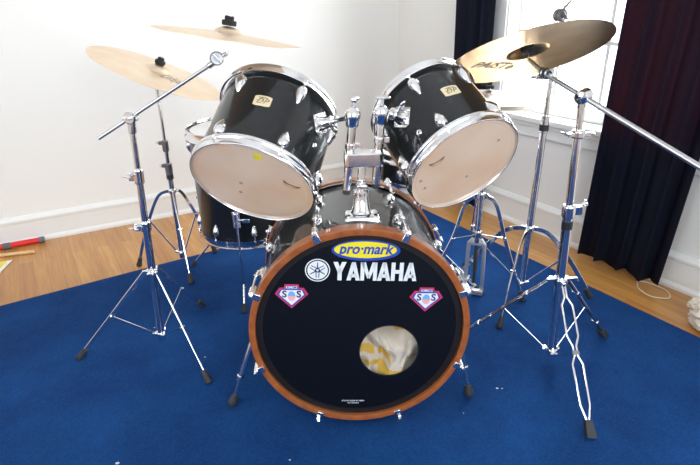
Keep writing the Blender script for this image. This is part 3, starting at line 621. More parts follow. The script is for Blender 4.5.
def tom(name, label, O, n, R, Ln, lug0, badge_at, vent_at, mount_at, marks, logo_at, dot=None, cat='tom drum', group='rack toms'):
    """local z runs from the resonant (visible) head to the batter head; R = shell radius; local x,y = measured plane axes"""
    n = V(n).normalized(); a = n.cross(Z).normalized(); bb = n.cross(a)
    root = thing(name, label, cat, mtx(V(O), a, bb, n), group)
    b = MB(); b.lathe([(R, 0.010), (R, Ln-0.010), (R-0.006, Ln-0.006), (R-0.007, 0.006)], seg=96, loop=True, n=(0, 0, 1)); obj('shell', b, 'lacquer', root)
    for nm, z0, z1 in (('bottom_hoop', 0.0, 0.030), ('top_hoop', Ln, Ln-0.030)):
        b = MB(); b.lathe(bezel(R+0.0095, z0, z1), seg=112, loop=True); obj(nm, b, 'chrome', root, sharp=40)
    b = MB(); b.lathe([(0, 0.0075), (R-0.02, 0.0075), (R-0.006, 0.0060), (R, 0.0068), (R+0.0055, 0.0072), (R+0.0058, 0.018)], seg=80); obj('resonant_head', b, 'head', root, label='amber translucent drumhead')
    b = MB(); b.lathe([(R+0.001, Ln-0.018), (R-0.001, Ln-0.010), (R-0.006, Ln-0.0085), (R-0.02, Ln-0.0105), (0, Ln-0.0105)], seg=80); obj('batter_head', b, 'whitehead', root)
    for k in range(6):
        ag = radians(lug0+60*k)
        drum_lug(root, ag, 0.060, R, -1, rod_to=0.0265, size=1.2); drum_lug(root, ag, Ln-0.060, R, 1, rod_to=Ln-0.0265, size=1.2)
    badge(root, radians(badge_at[0]), badge_at[1], R, 0.046, 0.035)
    for (va, vz) in vent_at:
        d = V((cos(radians(va)), sin(radians(va)), 0)); b = MB(); b.lathe([(0.0025, 0.0015), (0.0035, 0.003), (0.007, 0.0025), (0.0085, 0)], d*R+Z*vz, d, 18); obj('air_vent', b, 'chrome', root)
    # mount bracket
    ma, mz = mount_at; d = V((cos(radians(ma)), sin(radians(ma)), 0)); t = V((-d.y, d.x, 0)); c = d*R+Z*mz; b = MB()
    # diamond plate bent to the shell
    pl = [(-0.034, 0), (-0.006, 0.036), (0.006, 0.036), (0.034, 0), (0.006, -0.036), (-0.006, -0.036)]
    def fm(u, v, k): th_ = radians(ma)+u/R; r = R+0.001+k; return V((r*cos(th_), r*sin(th_), mz+v))
    b.prism(pl, fm, 0.005)
    b.lathe([(0.022, 0.003), (0.019, 0.010), (0.016, 0.026), (0.0165, 0.040), (0.013, 0.043), (0, 0.043)], c, d, 28)
    for (u, v) in ((-0.024, 0), (0.024, 0), (0, 0.026), (0, -0.026)): b.cyl(fm(u, v, 0.004), fm(u, v, 0.0075), 0.004, seg=10)
    mb_ = obj('mount_bracket', b, 'chrome', root, bevel=0.001)
    b = MB(); b.cyl(c+d*0.030+t*0.014, c+d*0.030+t*0.028, 0.005, seg=12, bev=0.001); b.sph(c+d*0.030+t*0.034, 0.007, 0.012, 0.004, (d, t, Z)); obj('wing_screw', b, 'chrome', mb_)
    hd = [o for o in root.children if o.name.startswith('resonant_head')][0]
    for (u, v, rad, mt_) in marks:
        b = MB(); b.lathe([(0, 0.0103), (rad, 0.0103), (rad, 0.0100), (0, 0.0100)], (u, v, -0.0034), (0, 0, 1), 20); obj('screw_spot', b, mt_, hd)  # flat discs paint in the screws and their reflections in the head
    if logo_at:
        u0, v0, ra_, sz = logo_at; fl = lambda u, v, k: V((u0+u*cos(ra_)-v*sin(ra_), v0+u*sin(ra_)+v*cos(ra_), 0.0066-k)); b = MB()
        for k in range(9):
            t_ = pi*(0.1+0.8*k/8); b.prism([(sz*cos(t_-0.03), sz*0.55*sin(t_-0.03)), (sz*cos(t_+0.03), sz*0.55*sin(t_+0.03)), (sz*0.55*cos(t_), sz*0.2*sin(t_))], fl, 0.0002)
        b.prism([(-sz*1.2, -sz*0.25), (sz*1.2, -sz*0.25), (sz*1.0, -sz*0.05), (-sz*1.0, -sz*0.05)], fl, 0.0002)
        for sg in (-1, 1): b.prism([(sg*sz*0.5, -sz*0.25), (sg*sz*1.3, -sz*0.6), (sg*sz*1.1, -sz*0.25)][::sg], fl, 0.0002)
        obj('printed_logo', b, 'ink_brown', hd)
    return root, c+d*0.043, d
LTp, LTn = V((-0.275, 0.193, 0.674)), V((0.267, 0.769, 0.581))
RTp, RTn = V((0.2956, 0.1653, 0.7131)), V((-0.341, 0.804, 0.488))
tomL, mlc, mld = tom('tom_drum', 'black rack tom on the left, yellow dot on its tilted lower head', LTp, LTn, 0.1635, 0.280, -107, (-77, 0.155), [(-14, 0.115)], (-17, 0.185),
    [(-0.036, 0.002, 0.0055, 'screw_grey'), (-0.054, 0.046, 0.0055, 'screw_grey'), (0.105, 0.040, 0.004, 'badge_cream'), (0.082, 0.087, 0.004, 'badge_cream')], (0.112, -0.003, 0.6, 0.020))
tomR, mrc, mrd = tom('tom_drum', 'black rack tom on the right, tipped toward the boom stand, plain beige lower head', RTp, RTn, 0.1500, 0.260, -127, (-100, 0.135), [(-150, 0.075)], (-155, 0.150),
    [(0.078, -0.075, 0.0045, 'screw_grey'), (0.030, 0.048, 0.0045, 'screw_grey'), (-0.100, 0.065, 0.0045, 'screw_grey'), (-0.124, 0.033, 0.0045, 'screw_grey')], (-0.096, -0.028, -0.5, 0.018))
# yellow dot sits on the left tom's lower head
hd = [o for o in tomL.children if o.name.startswith('resonant_head')][0]
b = MB(); b.lathe([(0, 0.0), (0.0115, 0.0), (0.0115, 0.0006), (0, 0.0006)], (0.056, -0.117, 0.0066), (0, 0, 1), 28); obj('sticker', b, 'dot_yellow', tomL, label='round bright yellow sticker')
LM = TM[tomL.name]; RM = TM[tomR.name]
armL0 = LM @ mlc; armLd = LM.to_3x3() @ mld; armR0 = RM @ mrc; armRd = RM.to_3x3() @ mrd

# ------------------------------------------------------------------ bass drum (local x, y = depth, z up)
tl_ = 0.0316; ZC = 0.3204
BX, BY, BZ = V((1, 0, 0)), V((0, cos(tl_), -sin(tl_))), V((0, sin(tl_), cos(tl_)))
BM = mtx((0, 0, ZC), BX, BY, BZ)
bass = thing('bass_drum', 'black bass drum with wooden hoops, lettered black front head with round port', 'bass drum', BM)
YD = (0, 1, 0)
RS = 0.2785; DEP = 0.470
b = MB(); b.lathe([(RS, 0.030), (RS, DEP-0.030), (RS-0.007, DEP-0.030), (RS-0.007, 0.030)], (0, 0, 0), YD, 128, True); obj('shell', b, 'lacquer', bass)
def woodhoop(nm, d0, d1):
    s_ = 1 if d1 > d0 else -1
    b = MB(); b.lathe([(0.2755, d0+0.001*s_), (0.2775, d0), (0.291, d0), (0.293, d0+0.002*s_), (0.293, d1-0.002*s_), (0.2915, d1), (0.2800, d1), (0.2755, d1-0.002*s_)], (0, 0, 0), YD, 144, True); return obj(nm, b, 'hoopwood', bass)
woodhoop('front_hoop', 0.0, 0.040); woodhoop('rear_hoop', DEP, DEP-0.040)
b = MB(); b.lathe([(0.2800, DEP-0.041), (0.2885, DEP-0.043), (0.2885, DEP-0.056), (0.2790, DEP-0.053)], (0, 0, 0), YD, 128, True); obj('rear_head_ring', b, 'chrome', bass)
b = MB(); b.lathe([(0.2790, 0.042), (0.2840, 0.042), (0.2840, 0.050), (0.2790, 0.050)], (0, 0, 0), YD, 128, True); obj('front_head_ring', b, 'chrome', bass)
# front head with an off-centre port: strips between the port circle and the rim
hx, hz, hr = 0.0775, -0.0710, 0.0805; HD = 0.012
b = MB(); n_ = 128; rings = [0.0, 0.25, 0.5, 0.75, 1.0]; vs = []
for k in rings:
    for i in range(n_):
        t = 2*pi*i/n_
        # outer point on the rim seen from the port centre
        dx, dz = cos(t), sin(t); Bq = hx*dx+hz*dz; Rr_ = 0.2755; s_ = -Bq+sqrt(Bq*Bq-(hx*hx+hz*hz)+Rr_*Rr_)
        rr_ = hr+(s_-hr)*k; vs.append(V((hx+dx*rr_, HD, hz+dz*rr_)))
fs = [(k*n_+i, (k+1)*n_+i, (k+1)*n_+(i+1) % n_, k*n_+(i+1) % n_) for k in range(4) for i in range(n_)]
b.add(vs, fs); o_ = len(b.v); b.add([p+V((0, 0.0008, 0)) for p in vs], [f[::-1] for f in fs]); front = obj('front_head', b, 'blackhead', bass)
b = MB(); b.lathe([(0.2575, HD-0.0006), (0.2752, HD-0.0012)], (0, 0, 0), YD, 128); obj('hoop_reflection', b, 'reflection_band', front)  # ring painted in for the hoop reflecting on the black head
b = MB(); b.lathe([(0, DEP-0.014), (0.2755, DEP-0.014)], (0, 0, 0), YD, 96); obj('rear_head', b, 'whitehead', bass)
# port edge
b = MB(); b.lathe([(hr-0.0015, HD-0.0008), (hr+0.001, HD-0.0008), (hr+0.001, HD+0.0015), (hr-0.0015, HD+0.0015)], (hx, 0, hz), YD, 80, True); obj('port_edge', b, 'ink_dark', front)
def hf(cx=0.0, cz=0.0, rot=0.0, lift=0.0009):
    def f(u, v, k): return V((cx+u*cos(rot)-v*sin(rot), HD-lift-k, cz+u*sin(rot)+v*cos(rot)))
    return f
rt = radians(-3.4)
# YAMAHA
b = MB(); W0, W1 = -0.0655, 0.1495; Hh = 0.0515
def q4(b, pts, x0, sc, f):
    b.prism([((x0+x)*sc, (y-0.5)*Hh) for x, y in pts], f, 0.0004)
def gl(b, ch, x0, sc, f):
    if ch == 'Y': 
        q4(b, [(0, 1), (.25, 1), (.46, .52), (.27, .40)], x0, sc, f); q4(b, [(.73, 1), (.48, 1), (.27, .52), (.46, .40)][::-1], x0, sc, f); q4(b, [(.25, 0), (.48, 0), (.48, .5), (.25, .5)], x0, sc, f); return .73
    if ch == 'A':
        q4(b, [(0, 0), (.235, 0), (.47, 1), (.27, 1)], x0, sc, f); q4(b, [(.51, 0), (.745, 0), (.475, 1), (.275, 1)], x0, sc, f); q4(b, [(.17, .17), (.58, .17), (.55, .36), (.2, .36)], x0, sc, f); return .745
    if ch == 'M':
        q4(b, [(0, 0), (.21, 0), (.21, 1), (0, 1)], x0, sc, f); q4(b, [(.70, 0), (.91, 0), (.91, 1), (.70, 1)], x0, sc, f); q4(b, [(.02, 1), (.27, 1), (.52, .22), (.39, .10)], x0, sc, f); q4(b, [(.64, 1), (.89, 1), (.52, .10), (.39, .22)], x0, sc, f); return .91
    q4(b, [(0, 0), (.22, 0), (.22, 1), (0, 1)], x0, sc, f); q4(b, [(.46, 0), (.68, 0), (.68, 1), (.46, 1)], x0, sc, f); q4(b, [(.2, .4), (.48, .4), (.48, .6), (.2, .6)], x0, sc, f); return .68
tot = .73+.745*3+.91+.68+5*.02; sc = (W1-W0)/tot; f_ = hf((W0+W1)/2, 0.1705, rt); x0 = -tot/2
for ch in 'YAMAHA': x0 += gl(b, ch, x0, sc, f_)+.02
obj('lettering', b, 'ink_white', front, label='white maker name in block capitals')
# ring logo
f_ = hf(-0.1045, 0.1810, rt, 0.0009); b = MB()
def annulus(b, r0, r1, f, n=48):
    vs = [f(r*cos(2*pi*i/n), r*sin(2*pi*i/n), 0.0003) for r in (r0, r1) for i in range(n)]
    b.add(vs, [(i, (i+1) % n, n+(i+1) % n, n+i) for i in range(n)])
annulus(b, 0.0290, 0.0318, f_); b.prism(ell(0, 0, 0.0258, 0.0258), f_, 0.0003); lg_ = obj('round_emblem', b, 'ink_white', front)
b = MB(); f2_ = hf(-0.1045, 0.1810, rt, 0.0015)
for k in range(3):
    t = pi/2+2*pi*k/3; cx_, sx_ = cos(t), sin(t)
    g_ = lambda u, v, w, c_=cx_, s_=sx_: f2_(u*c_-v*s_, u*s_+v*c_, w)
    b.prism([(0.004, -0.0016), (0.0215, -0.0011), (0.0225, 0), (0.0215, 0.0011), (0.004, 0.0016)], g_, 0.0002)
    for sg in (-1, 1): b.prism([(0.004, sg*0.0046-0.0010), (0.004, sg*0.0046+0.0010), (-0.0205, sg*0.0032+0.0010), (-0.0205, sg*0.0032-0.0010)], g_, 0.0002)
    b.prism([(0.003, -0.0055), (0.006, -0.003), (0.006, 0.003), (0.003, 0.0055)], g_, 0.0002)
obj('emblem_forks', b, 'ink_navy', lg_)
# oval sticker
f_ = hf(0.0195, 0.2300, rt); b = MB(); b.prism(ell(0, 0, 0.0865, 0.0285), f_, 0.0003); st = obj('oval_sticker', b, 'ink_blue', front, label='blue and yellow oval sticker')
f_ = hf(0.0180, 0.2320, rt, 0.0014); b = MB(); b.prism(ell(0, 0, 0.0790, 0.0225), f_, 0.0003); obj('yellow_field', b, 'ink_yellow', st)
f_ = hf(0.0180, 0.2335, rt, 0.0020); b = MB(); text_mb(b, 'pro·mark', 0.040, f_, 0.0, 0.25, 0.0011, 0.88); obj('sticker_print', b, 'ink_blue', st)
# shield stickers
def shield(cx, cz, w_, h_, rot, lbl):
    pts = [(-.21, .5), (.21, .5), (.23, .36), (.36, .36), (.5, .10), (0, -.5), (-.5, .10), (-.36, .36), (-.23, .36)]
    def sc(k, dz=0): return [(x*w_*k, (y*k+dz)*h_) for x, y in pts]
    b = MB(); b.prism(sc(1)[::-1], hf(cx, cz, rot), 0.0003); st = obj('shield_sticker', b, 'ink_red', front, label=lbl)
    b = MB(); b.prism(sc(.87, .0)[::-1], hf(cx, cz, rot, 0.0014), 0.0003); obj('sticker_border', b, 'ink_blue', st)
    b = MB(); b.prism([(x*w_, y*h_) for x, y in [(-.30, .27), (.30, .27), (.37, .08), (0, -.36), (-.37, .08)]][::-1], hf(cx, cz, rot, 0.0019), 0.0002); obj('sticker_field', b, 'ink_white', st)
    b = MB(); b.prism([(x*w_, y*h_) for x, y in ell(0, 0.02, .115, .20, 0, 32) if y >= 0.02], hf(cx, cz, rot, 0.0023), 0.0001); obj('sticker_figure', b, 'ink_sky', st)
    b = MB(); b.prism([(x*w_, y*h_) for x, y in ell(0, 0.02, .115, .20, 0, 32) if y <= 0.021], hf(cx, cz, rot, 0.0023), 0.0001); obj('sticker_figure', b, 'ink_pink', st)
    for sx_ in (-.215, .215):
        b = MB(); text_mb(b, 'S', h_*0.38, hf(cx, cz, rot, 0.0023), 0.0, 0, 0.0008, center=(sx_*w_, .09*h_)); obj('sticker_letter', b, 'ink_navy', st)
    b = MB(); text_mb(b, 'KIMICS', h_*0.145, hf(cx, cz, rot, 0.0023), 0.0, 0, 0.0002, 0.95, center=(0, .375*h_)); obj('sticker_print', b, 'ink_white', st)
shield(-0.1745, 0.1095, 0.0860, 0.0700, rt, 'red and blue shield sticker, left one'); shield(0.1745, 0.0830, 0.0880, 0.0710, rt, 'red and blue shield sticker, right one')
b = MB(); text_mb(b, 'SOUND MADE BY REMO', 0.0062, hf(-0.0235, -0.2310, rt), 0.0, 0, 0.0001, 0.95); text_mb(b, 'IN TAIWAN', 0.0062, hf(-0.0235, -0.2385, rt), 0.0, 0, 0.0001, 0.95); obj('fine_print', b, 'ink_white', front)
# claws, tension rods and lugs
for k in range(8):
    a = radians(22.5+45*k)-0.03; d = V((cos(a), 0, sin(a))); t = V((-sin(a), 0, cos(a))); yv = V((0, 1, 0))
    for side_, d0 in ((1, 0.0), (-1, DEP)):
        y_ = yv*side_; o0 = yv*d0; b = MB()
        b.box(o0+d*0.2905-y_*0.0028, (0.0095, 0.0028, 0.0115), (t, y_, d), 0.8)          # lip over the front of the hoop
        b.box(o0+d*0.2975+y_*0.018, (0.0085, 0.021, 0.0040), (t, y_, d))               # body over the hoop
        b.cyl(o0+d*0.303-y_*0.002, o0+d*0.303+y_*0.036, 0.0078, seg=16, bev=0.002)
        cw = obj('claw', b, 'chrome', bass, bevel=0.002)
        b = MB(); b.cyl(o0+d*0.303-y_*0.014, o0+d*0.303+y_*0.125, 0.0032, seg=10); b.cyl(o0+d*0.303-y_*0.008, o0+d*0.303-y_*0.002, 0.0060, seg=14, bev=0.001); b.box(o0+d*0.303-y_*0.012, (0.0035, 0.005, 0.0035), (t, y_, d)); obj('tension_rod', b, 'chrome', cw)
        b = MB(); c = o0+y_*0.145+d*(RS+0.004)
        b.sph(c, 0.0125, 0.034, 0.016, (t, y_, d), 18, 12); b.cyl(o0+y_*0.105+d*0.303, o0+y_*0.135+d*0.300, 0.0072, seg=14, bev=0.002); b.cyl(c-d*0.003, c+d*0.012, 0.013, seg=18, bev=0.003); obj('lug', b, 'chrome', bass)
# spurs
for sg, foot in ((-1, V((-0.389, 0.104, ZR))), (1, V((0.336, 0.094, ZR)))):
    foot = V((foot.x*(1.0), foot.y, ZR)); top_ = V((sg*0.292, 0.150, 0.262)) if sg < 0 else V((0.291, 0.135, 0.262))
    d = (top_-foot).normalized(); b = MB(); b.cyl(foot+d*0.095, top_+d*0.02, 0.0095, seg=20, bev=0.001); b.cyl(foot+d*0.085, foot+d*0.105, 0.0125, seg=20, bev=0.003); sp_ = obj('spur', b, 'chrome', bass, world=True)
    b = MB(); b.cyl(foot+d*0.025, foot+d*0.10, 0.0062, seg=16); obj('spur_tip', b, 'chrome', sp_, world=True)
    b = MB(); b.lathe([(0, 0), (0.011, 0), (0.0140, 0.006), (0.0135, 0.018), (0.0115, 0.024), (0.010, 0.036), (0, 0.036)], foot, d, 20); obj('rubber_foot', b, 'rubber', sp_, world=True)
    b = MB(); b.box(top_-V((sg*0.008, 0, 0)), (0.014, 0.026, 0.034)); obj('spur_bracket', b, 'chrome', bass, world=True, bevel=0.006)
# tom mount on top of the shell
MY = 0.165
b = MB(); zt = 0.590
b.box((0.017, MY-0.025, zt+0.004), (0.050, 0.036, 0.008), None, 0.85); b.lathe([(0.030, 0), (0.024, 0.012), (0.019, 0.045), (0.020, 0.050), (0.020, 0.062), (0, 0.062)], (0.017, MY-0.010, zt+0.010), (0, 0.12, 1), 24)
mt_ = thing('tom_holder', 'chrome double tom holder rising from the top of the bass drum', 'tom holder', V((0.017, MY, zt)))
obj('base_plate', b, 'chrome', mt_, world=True, bevel=0.004)
for dx_ in (-0.036, 0.036):
    b = MB(); b.cyl((0.017+dx_, MY-0.045, zt+0.008), (0.017+dx_, MY-0.047, zt+0.016), 0.006, seg=6); obj('bolt', b, 'chrome', mt_, world=True)
b = MB(); b.cyl((0.017, MY-0.008, zt+0.06), (0.022, MY, 0.752), 0.0110, seg=22); b.cyl((0.018, MY-0.007, 0.672), (0.0185, MY-0.006, 0.690), 0.0150, seg=22, bev=0.003); obj('centre_tube', b, 'chrome', mt_, world=True)
b = MB(); b.cyl((0.019, MY-0.03, 0.68), (0.019, MY-0.015, 0.68), 0.006, seg=12); b.sph((0.019, MY-0.034, 0.68), 0.014, 0.004, 0.007); obj('wing_screw', b, 'chrome', mt_, world=True)
b = MB()
b.prism([(-0.052, -0.018), (-0.040, -0.027), (0.040, -0.027), (0.052, -0.018), (0.052, 0.016), (0.040, 0.022), (-0.040, 0.022), (-0.052, 0.016)], lambda u, v, k: V((0.0255+u, MY+v, 0.728+k)), 0.038)
obj('clamp_block', b, 'chrome', mt_, world=True, bevel=0.004)
def post(x0, z0, x1, z1, knob):
    p0 = V((x0, MY, z0)); p1 = V((x1, MY, z1)); d = (p1-p0).normalized(); b = MB(); b.cyl(p0+d*0.012, p1, 0.0112, seg=24, bev=0.001); obj('post', b, 'chrome', mt_, world=True)
    b = MB(); b.cyl(p0, p0+d*0.014, 0.0105, seg=20, bev=0.002); obj('post_cap', b, 'rubber', mt_, world=True)
    b = MB(); b.cyl(p0+d*0.122, p0+d*0.140, 0.0140, seg=22, bev=0.003); b.box(p0+d*0.131+V((0.018, 0, 0)), (0.008, 0.006, 0.007)); obj('memory_clamp', b, 'chrome', mt_, world=True, bevel=0.001)
    b = MB(); b.lathe([(0, -0.022), (0.014, -0.022), (0.0165, -0.018), (0.0175, -0.004), (0.0195, 0), (0.0195, 0.012), (0.017, 0.018), (0.011, 0.024), (0.006, 0.027), (0, 0.027)], p1-d*0.01, d, 28); obj('ball_housing', b, 'chrome', mt_, world=True)
    tp_ = p1+d*0.017
    b = MB(); b.cyl(tp_, tp_+d*0.014, 0.0045, seg=12)
    if knob == 'disc': b.sph(tp_+d*0.018, 0.021, 0.014, 0.005)
    else: b.sph(tp_+d*0.018, 0.008, 0.006, 0.009); b.sph(tp_+d*0.022+V((0.006, 0, 0)), 0.008, 0.004, 0.006)
    obj('wing_screw', b, 'chrome', mt_, world=True); return p1-d*0.006
pl_ = post(-0.022, 0.650, 0.000, 0.862, 't'); pr_ = post(0.056, 0.664, 0.073, 0.866, 'disc')
for p_, a0 in ((pl_, armL0), (pr_, armR0)):
    b = MB(); b.cyl(p_, a0, 0.0066, seg=16); obj('tom_arm', b, 'chrome', mt_, world=True)
    dd_ = (a0-p_).normalized(); b = MB(); b.cyl(p_+dd_*0.012, p_+dd_*0.026, 0.0105, seg=18, bev=0.002); obj('arm_collar', b, 'chrome', mt_, world=True)

# blanket stuffed behind the port
def blanket():
    b = MB(); n_ = 96; vs = []; S = 0.150
    for i in range(n_+1):
        for j in range(n_+1):
            u = -1+2*i/n_; v = -1+2*j/n_
            p = V((u*2.1, v*2.1, 3.1)); w_ = noise.noise_vector(p*0.9)*0.8
            r1 = 1-abs(noise.noise(V((u*1.6+w_.x, v*0.9+w_.y, 1.7)))*2.2); r2 = 1-abs(noise.noise(V((u*3.2+v*1.5+w_.y, v*1.4, 5.2)))*2.0)
            d = 0.080-0.042*r1-0.022*r2-0.020*max(0, 1-((u-.15)/.20)**2)*(1 if v > -0.5 else 0.5)+0.035*max(0, (u*u+v*v)-0.7)
            if v < -0.25: d -= 0.020*min(1, (-0.25-v)/0.3)*(1 if u*u < 0.9 else 0)
            vs.append(V((0.0775+u*S, max(0.018, d+0.012), -0.071+v*S)))
    fs = [(i*(n_+1)+j, (i+1)*(n_+1)+j, (i+1)*(n_+1)+j+1, i*(n_+1)+j+1) for i in range(n_) for j in range(n_)]
    b.add(vs, fs)
    # yellow bands woven in the cloth: second material by place on the cloth
    for fi, f in enumerate(fs):
        c = sum((vs[k] for k in f), V((0, 0, 0)))/4; u = (c.x-0.0775)/0.080; v = (c.z+0.071)/0.080
        wv = 0.12*noise.noise(V((u*2, v*2, 9)))
        if (u > 0.30 and v > 0.42+wv) or (abs((v+0.20)*0.8+(u+1)*0.20-0.0+wv) < 0.10 and u < -0.45) or (-0.35+wv < u < 0.1 and -0.62 < v+0.35*u < -0.33) or (v < -0.70+wv*2 and -0.35 < u < 0.45) or (v < -0.45-0.35*(u+1)+wv and v > -0.62-0.35*(u+1)+wv and u < 0): b.mi[fi] = 1
    o = obj('blanket', b, None, mats=['blanket', 'blanket_yellow']); 
    so = o.modifiers.new('thickness', 'SOLIDIFY'); so.thickness = 0.004; so.offset = 1
    o.matrix_world = BM
    tag(o, 'crumpled cream and yellow blanket seen through the port of the bass drum', 'blanket')
m = M['blanket_yellow'] = mat('yellow_blanket', (0.60, 0.38, 0.07), 0.9); bump(m, noi(m, objco(m), 60, 4), 0.5, 0.002)
blanket()

# ------------------------------------------------------------------ floor tom and snare
def drum_up(name, label, C, R, H, nl, cat, long_lugs=False, a0=0, group=None):
    root = thing(name, label, cat, V(C), group); b = MB()
    b.lathe([(R, 0.010), (R, H-0.010), (R-0.007, H-0.006), (R-0.007, 0.006)], seg=96, loop=True); obj('shell', b, 'lacquer', root)
    for nm, z0, z1 in (('bottom_hoop', 0.0, 0.036), ('top_hoop', H, H-0.036)):
        b = MB(); b.lathe(bezel(R+0.0095, z0, z1), seg=112, loop=True); obj(nm, b, 'chrome', root, sharp=40)
    b = MB(); b.lathe([(0, 0.0105), (R-0.006, 0.0095), (R+0.001, 0.018)], seg=80); obj('resonant_head', b, 'head', root)
    b = MB(); b.lathe([(R+0.001, H-0.018), (R-0.006, H-0.0085), (0, H-0.0105)], seg=80); obj('batter_head', b, 'whitehead', root, label='white batter head')
    for k in range(nl):
        ag = radians(a0+360/nl*k)
        if long_lugs: drum_lug(root, ag, H/2, R, 1, rod_to=H-0.032)
        else: drum_lug(root, ag, 0.070, R, -1, rod_to=0.031); drum_lug(root, ag, H-0.070, R, 1, rod_to=H-0.031)
    return root
FT = V((-0.412, 0.920, 0.240)); ft = drum_up('floor_tom', 'black floor tom on three chrome legs, half hidden behind the left rack tom', FT, 0.199, 0.450, 8, 'floor tom', a0=-122)
for ang, foot, zb in ((-93, V((-0.4223, 0.628, ZR)), 0.10), (152, V((-0.722, 1.064, ZR)), 0.14), (32, V((-0.16, 1.085, ZR)), 0.10)):
    d = V((cos(radians(ang)), sin(radians(ang)), 0)); c = V((FT.x, FT.y, 0))+d*0.228; t = Z.cross(d)
    k2 = lerp(V((c.x, c.y, zb)), foot, 0.25)
    b = MB(); b.tube([c+Z*0.60, c+Z*(zb+0.01), V((c.x, c.y, zb)), k2, foot+(k2-foot).normalized()*0.02], 0.0048, 12); lg = obj('leg', b, 'chrome', ft, world=True)
    rubber_foot(lg, foot, k2-foot, 0.0095, 0.035)
    b = MB(); b.box(c-d*0.015+Z*0.375, (0.016, 0.014, 0.034), (d, t, Z)); b.cyl(c+Z*0.345, c+Z*0.405, 0.0105, seg=18, bev=0.002); br_ = obj('leg_bracket', b, 'chrome', ft, world=True, bevel=0.003)
    b = MB(); b.cyl(c+Z*0.375+t*0.010, c+Z*0.375+t*0.026, 0.0045, seg=12); b.box(c+Z*0.372+t*0.036, (0.004, 0.014, 0.008), (d, t, Z)); obj('wing_screw', b, 'chrome', br_, world=True, bevel=0.002)
SN = V((0.300, 0.865, 0.452))
sn = drum_up('snare_drum', 'black snare drum barely seen between the tom holder and the right tom', SN, 0.174, 0.140, 8, 'snare drum', long_lugs=True, a0=10)
sst = thing('snare_stand', 'low chrome snare stand, one rubber foot showing right of the bass drum', 'snare stand', V((0.300, 0.865, ZR)))
b = MB(); b.cyl((0.30, 0.865, 0.05), (0.30, 0.865, 0.405), 0.0115, seg=20, bev=0.001); obj('lower_tube', b, 'chrome', sst, world=True)
b = MB(); b.cyl((0.30, 0.865, 0.385), (0.30, 0.865, 0.425), 0.020, seg=22, bev=0.003); obj('basket_hub', b, 'chrome', sst, world=True)
for a in (80, 200, 320):
    d = V((cos(radians(a)), sin(radians(a)), 0)); p = V((0.30, 0.865, 0.415)); b = MB(); b.tube(arc3([p, p+d*0.10+Z*0.006, p+d*0.19+Z*0.010, p+d*0.196+Z*0.05], 5), 0.005, 10); ar = obj('basket_arm', b, 'chrome', sst, world=True)
    b = MB(); b.cyl(p+d*0.170+Z*0.014, p+d*0.196+Z*0.014, 0.0095, seg=14, bev=0.002); obj('rubber_grip', b, 'rubber', ar, world=True)
for f in (V((0.545, 0.690, ZR)), V((0.20, 1.15, ZR)), V((0.05, 0.74, ZR))):
    rad = V((f.x-0.30, f.y-0.865, 0)).normalized(); brace_leg(sst, V((0.30, 0.865, 0.22))+rad*0.02, f, V((0.30, 0.865, 0.07)), 0.5, w=0.016)

# ------------------------------------------------------------------ curtains
def curtain(name, label, s_bot, s_top, z0, z1, nf, amp, off, seed, skew=0.0):
    rnd = random.Random(seed); ph = [rnd.uniform(0, 6.28) for _ in range(6)]
    nu, nz = 200, 60; vs = []
    for j in range(nz+1):
        v = j/nz; z = z0+(z1-z0)*v
        a_ = s_bot[0]+(s_top[0]-s_bot[0])*v**0.9; c_ = s_bot[1]+(s_top[1]-s_bot[1])*v**0.9
        for i in range(nu+1):
            u = i/nu; x = u*nf*2*pi
            w1 = sin(x+ph[0]+0.5*sin(u*5+ph[1])+0.25*v); fold = amp*(0.55+0.45*(1-v))*(w1*(0.75+0.25*sin(u*9+ph[2]))+0.25*sin(2*x+ph[3]))
            s_ = a_+(c_-a_)*u+0.010*sin(x*1.0+ph[4])*(1-0.3*v)
            hem = 0.006*sin(u*17+ph[5])*(1-v)
            vs.append(C0+dR*s_+nR*(off+fold)+Z*(z+hem))
    fs = [(j*(nu+1)+i, j*(nu+1)+i+1, (j+1)*(nu+1)+i+1, (j+1)*(nu+1)+i) for j in range(nz) for i in range(nu)]
    b = MB(); b.add(vs, fs); o = obj(name, b, 'curtain', sharp=80); 
    so = o.modifiers.new('thickness', 'SOLIDIFY'); so.thickness = 0.002
    return o
cu1 = curtain('curtain', '', (0.655, 0.86), (0.62, 0.90), 0.035, 2.16, 2.5, 0.020, 0.085, 3); tag(cu1, 'narrow dark navy curtain hanging left of the window, behind the right tom', 'curtain', 'navy curtains')
cu2 = curtain('curtain', '', (1.55, 1.925), (1.605, 2.06), 0.02, 2.16, 3.6, 0.026, 0.085, 11); tag(cu2, 'wide dark navy curtain hanging right of the window to the floor', 'curtain', 'navy curtains')
b = MB(); b.cyl(C0+dR*0.50+nR*0.085+Z*2.175, C0+dR*2.25+nR*0.085+Z*2.175, 0.012, seg=16)
for s_ in (0.58, 2.15): b.cyl(C0+dR*s_+Z*2.175, C0+dR*s_+nR*0.085+Z*2.175, 0.007, seg=12); b.cyl(C0+dR*s_+Z*2.175, C0+dR*s_+nR*0.006+Z*2.175, 0.022, seg=16)
struct('trim_1', b, 'grey_plastic')

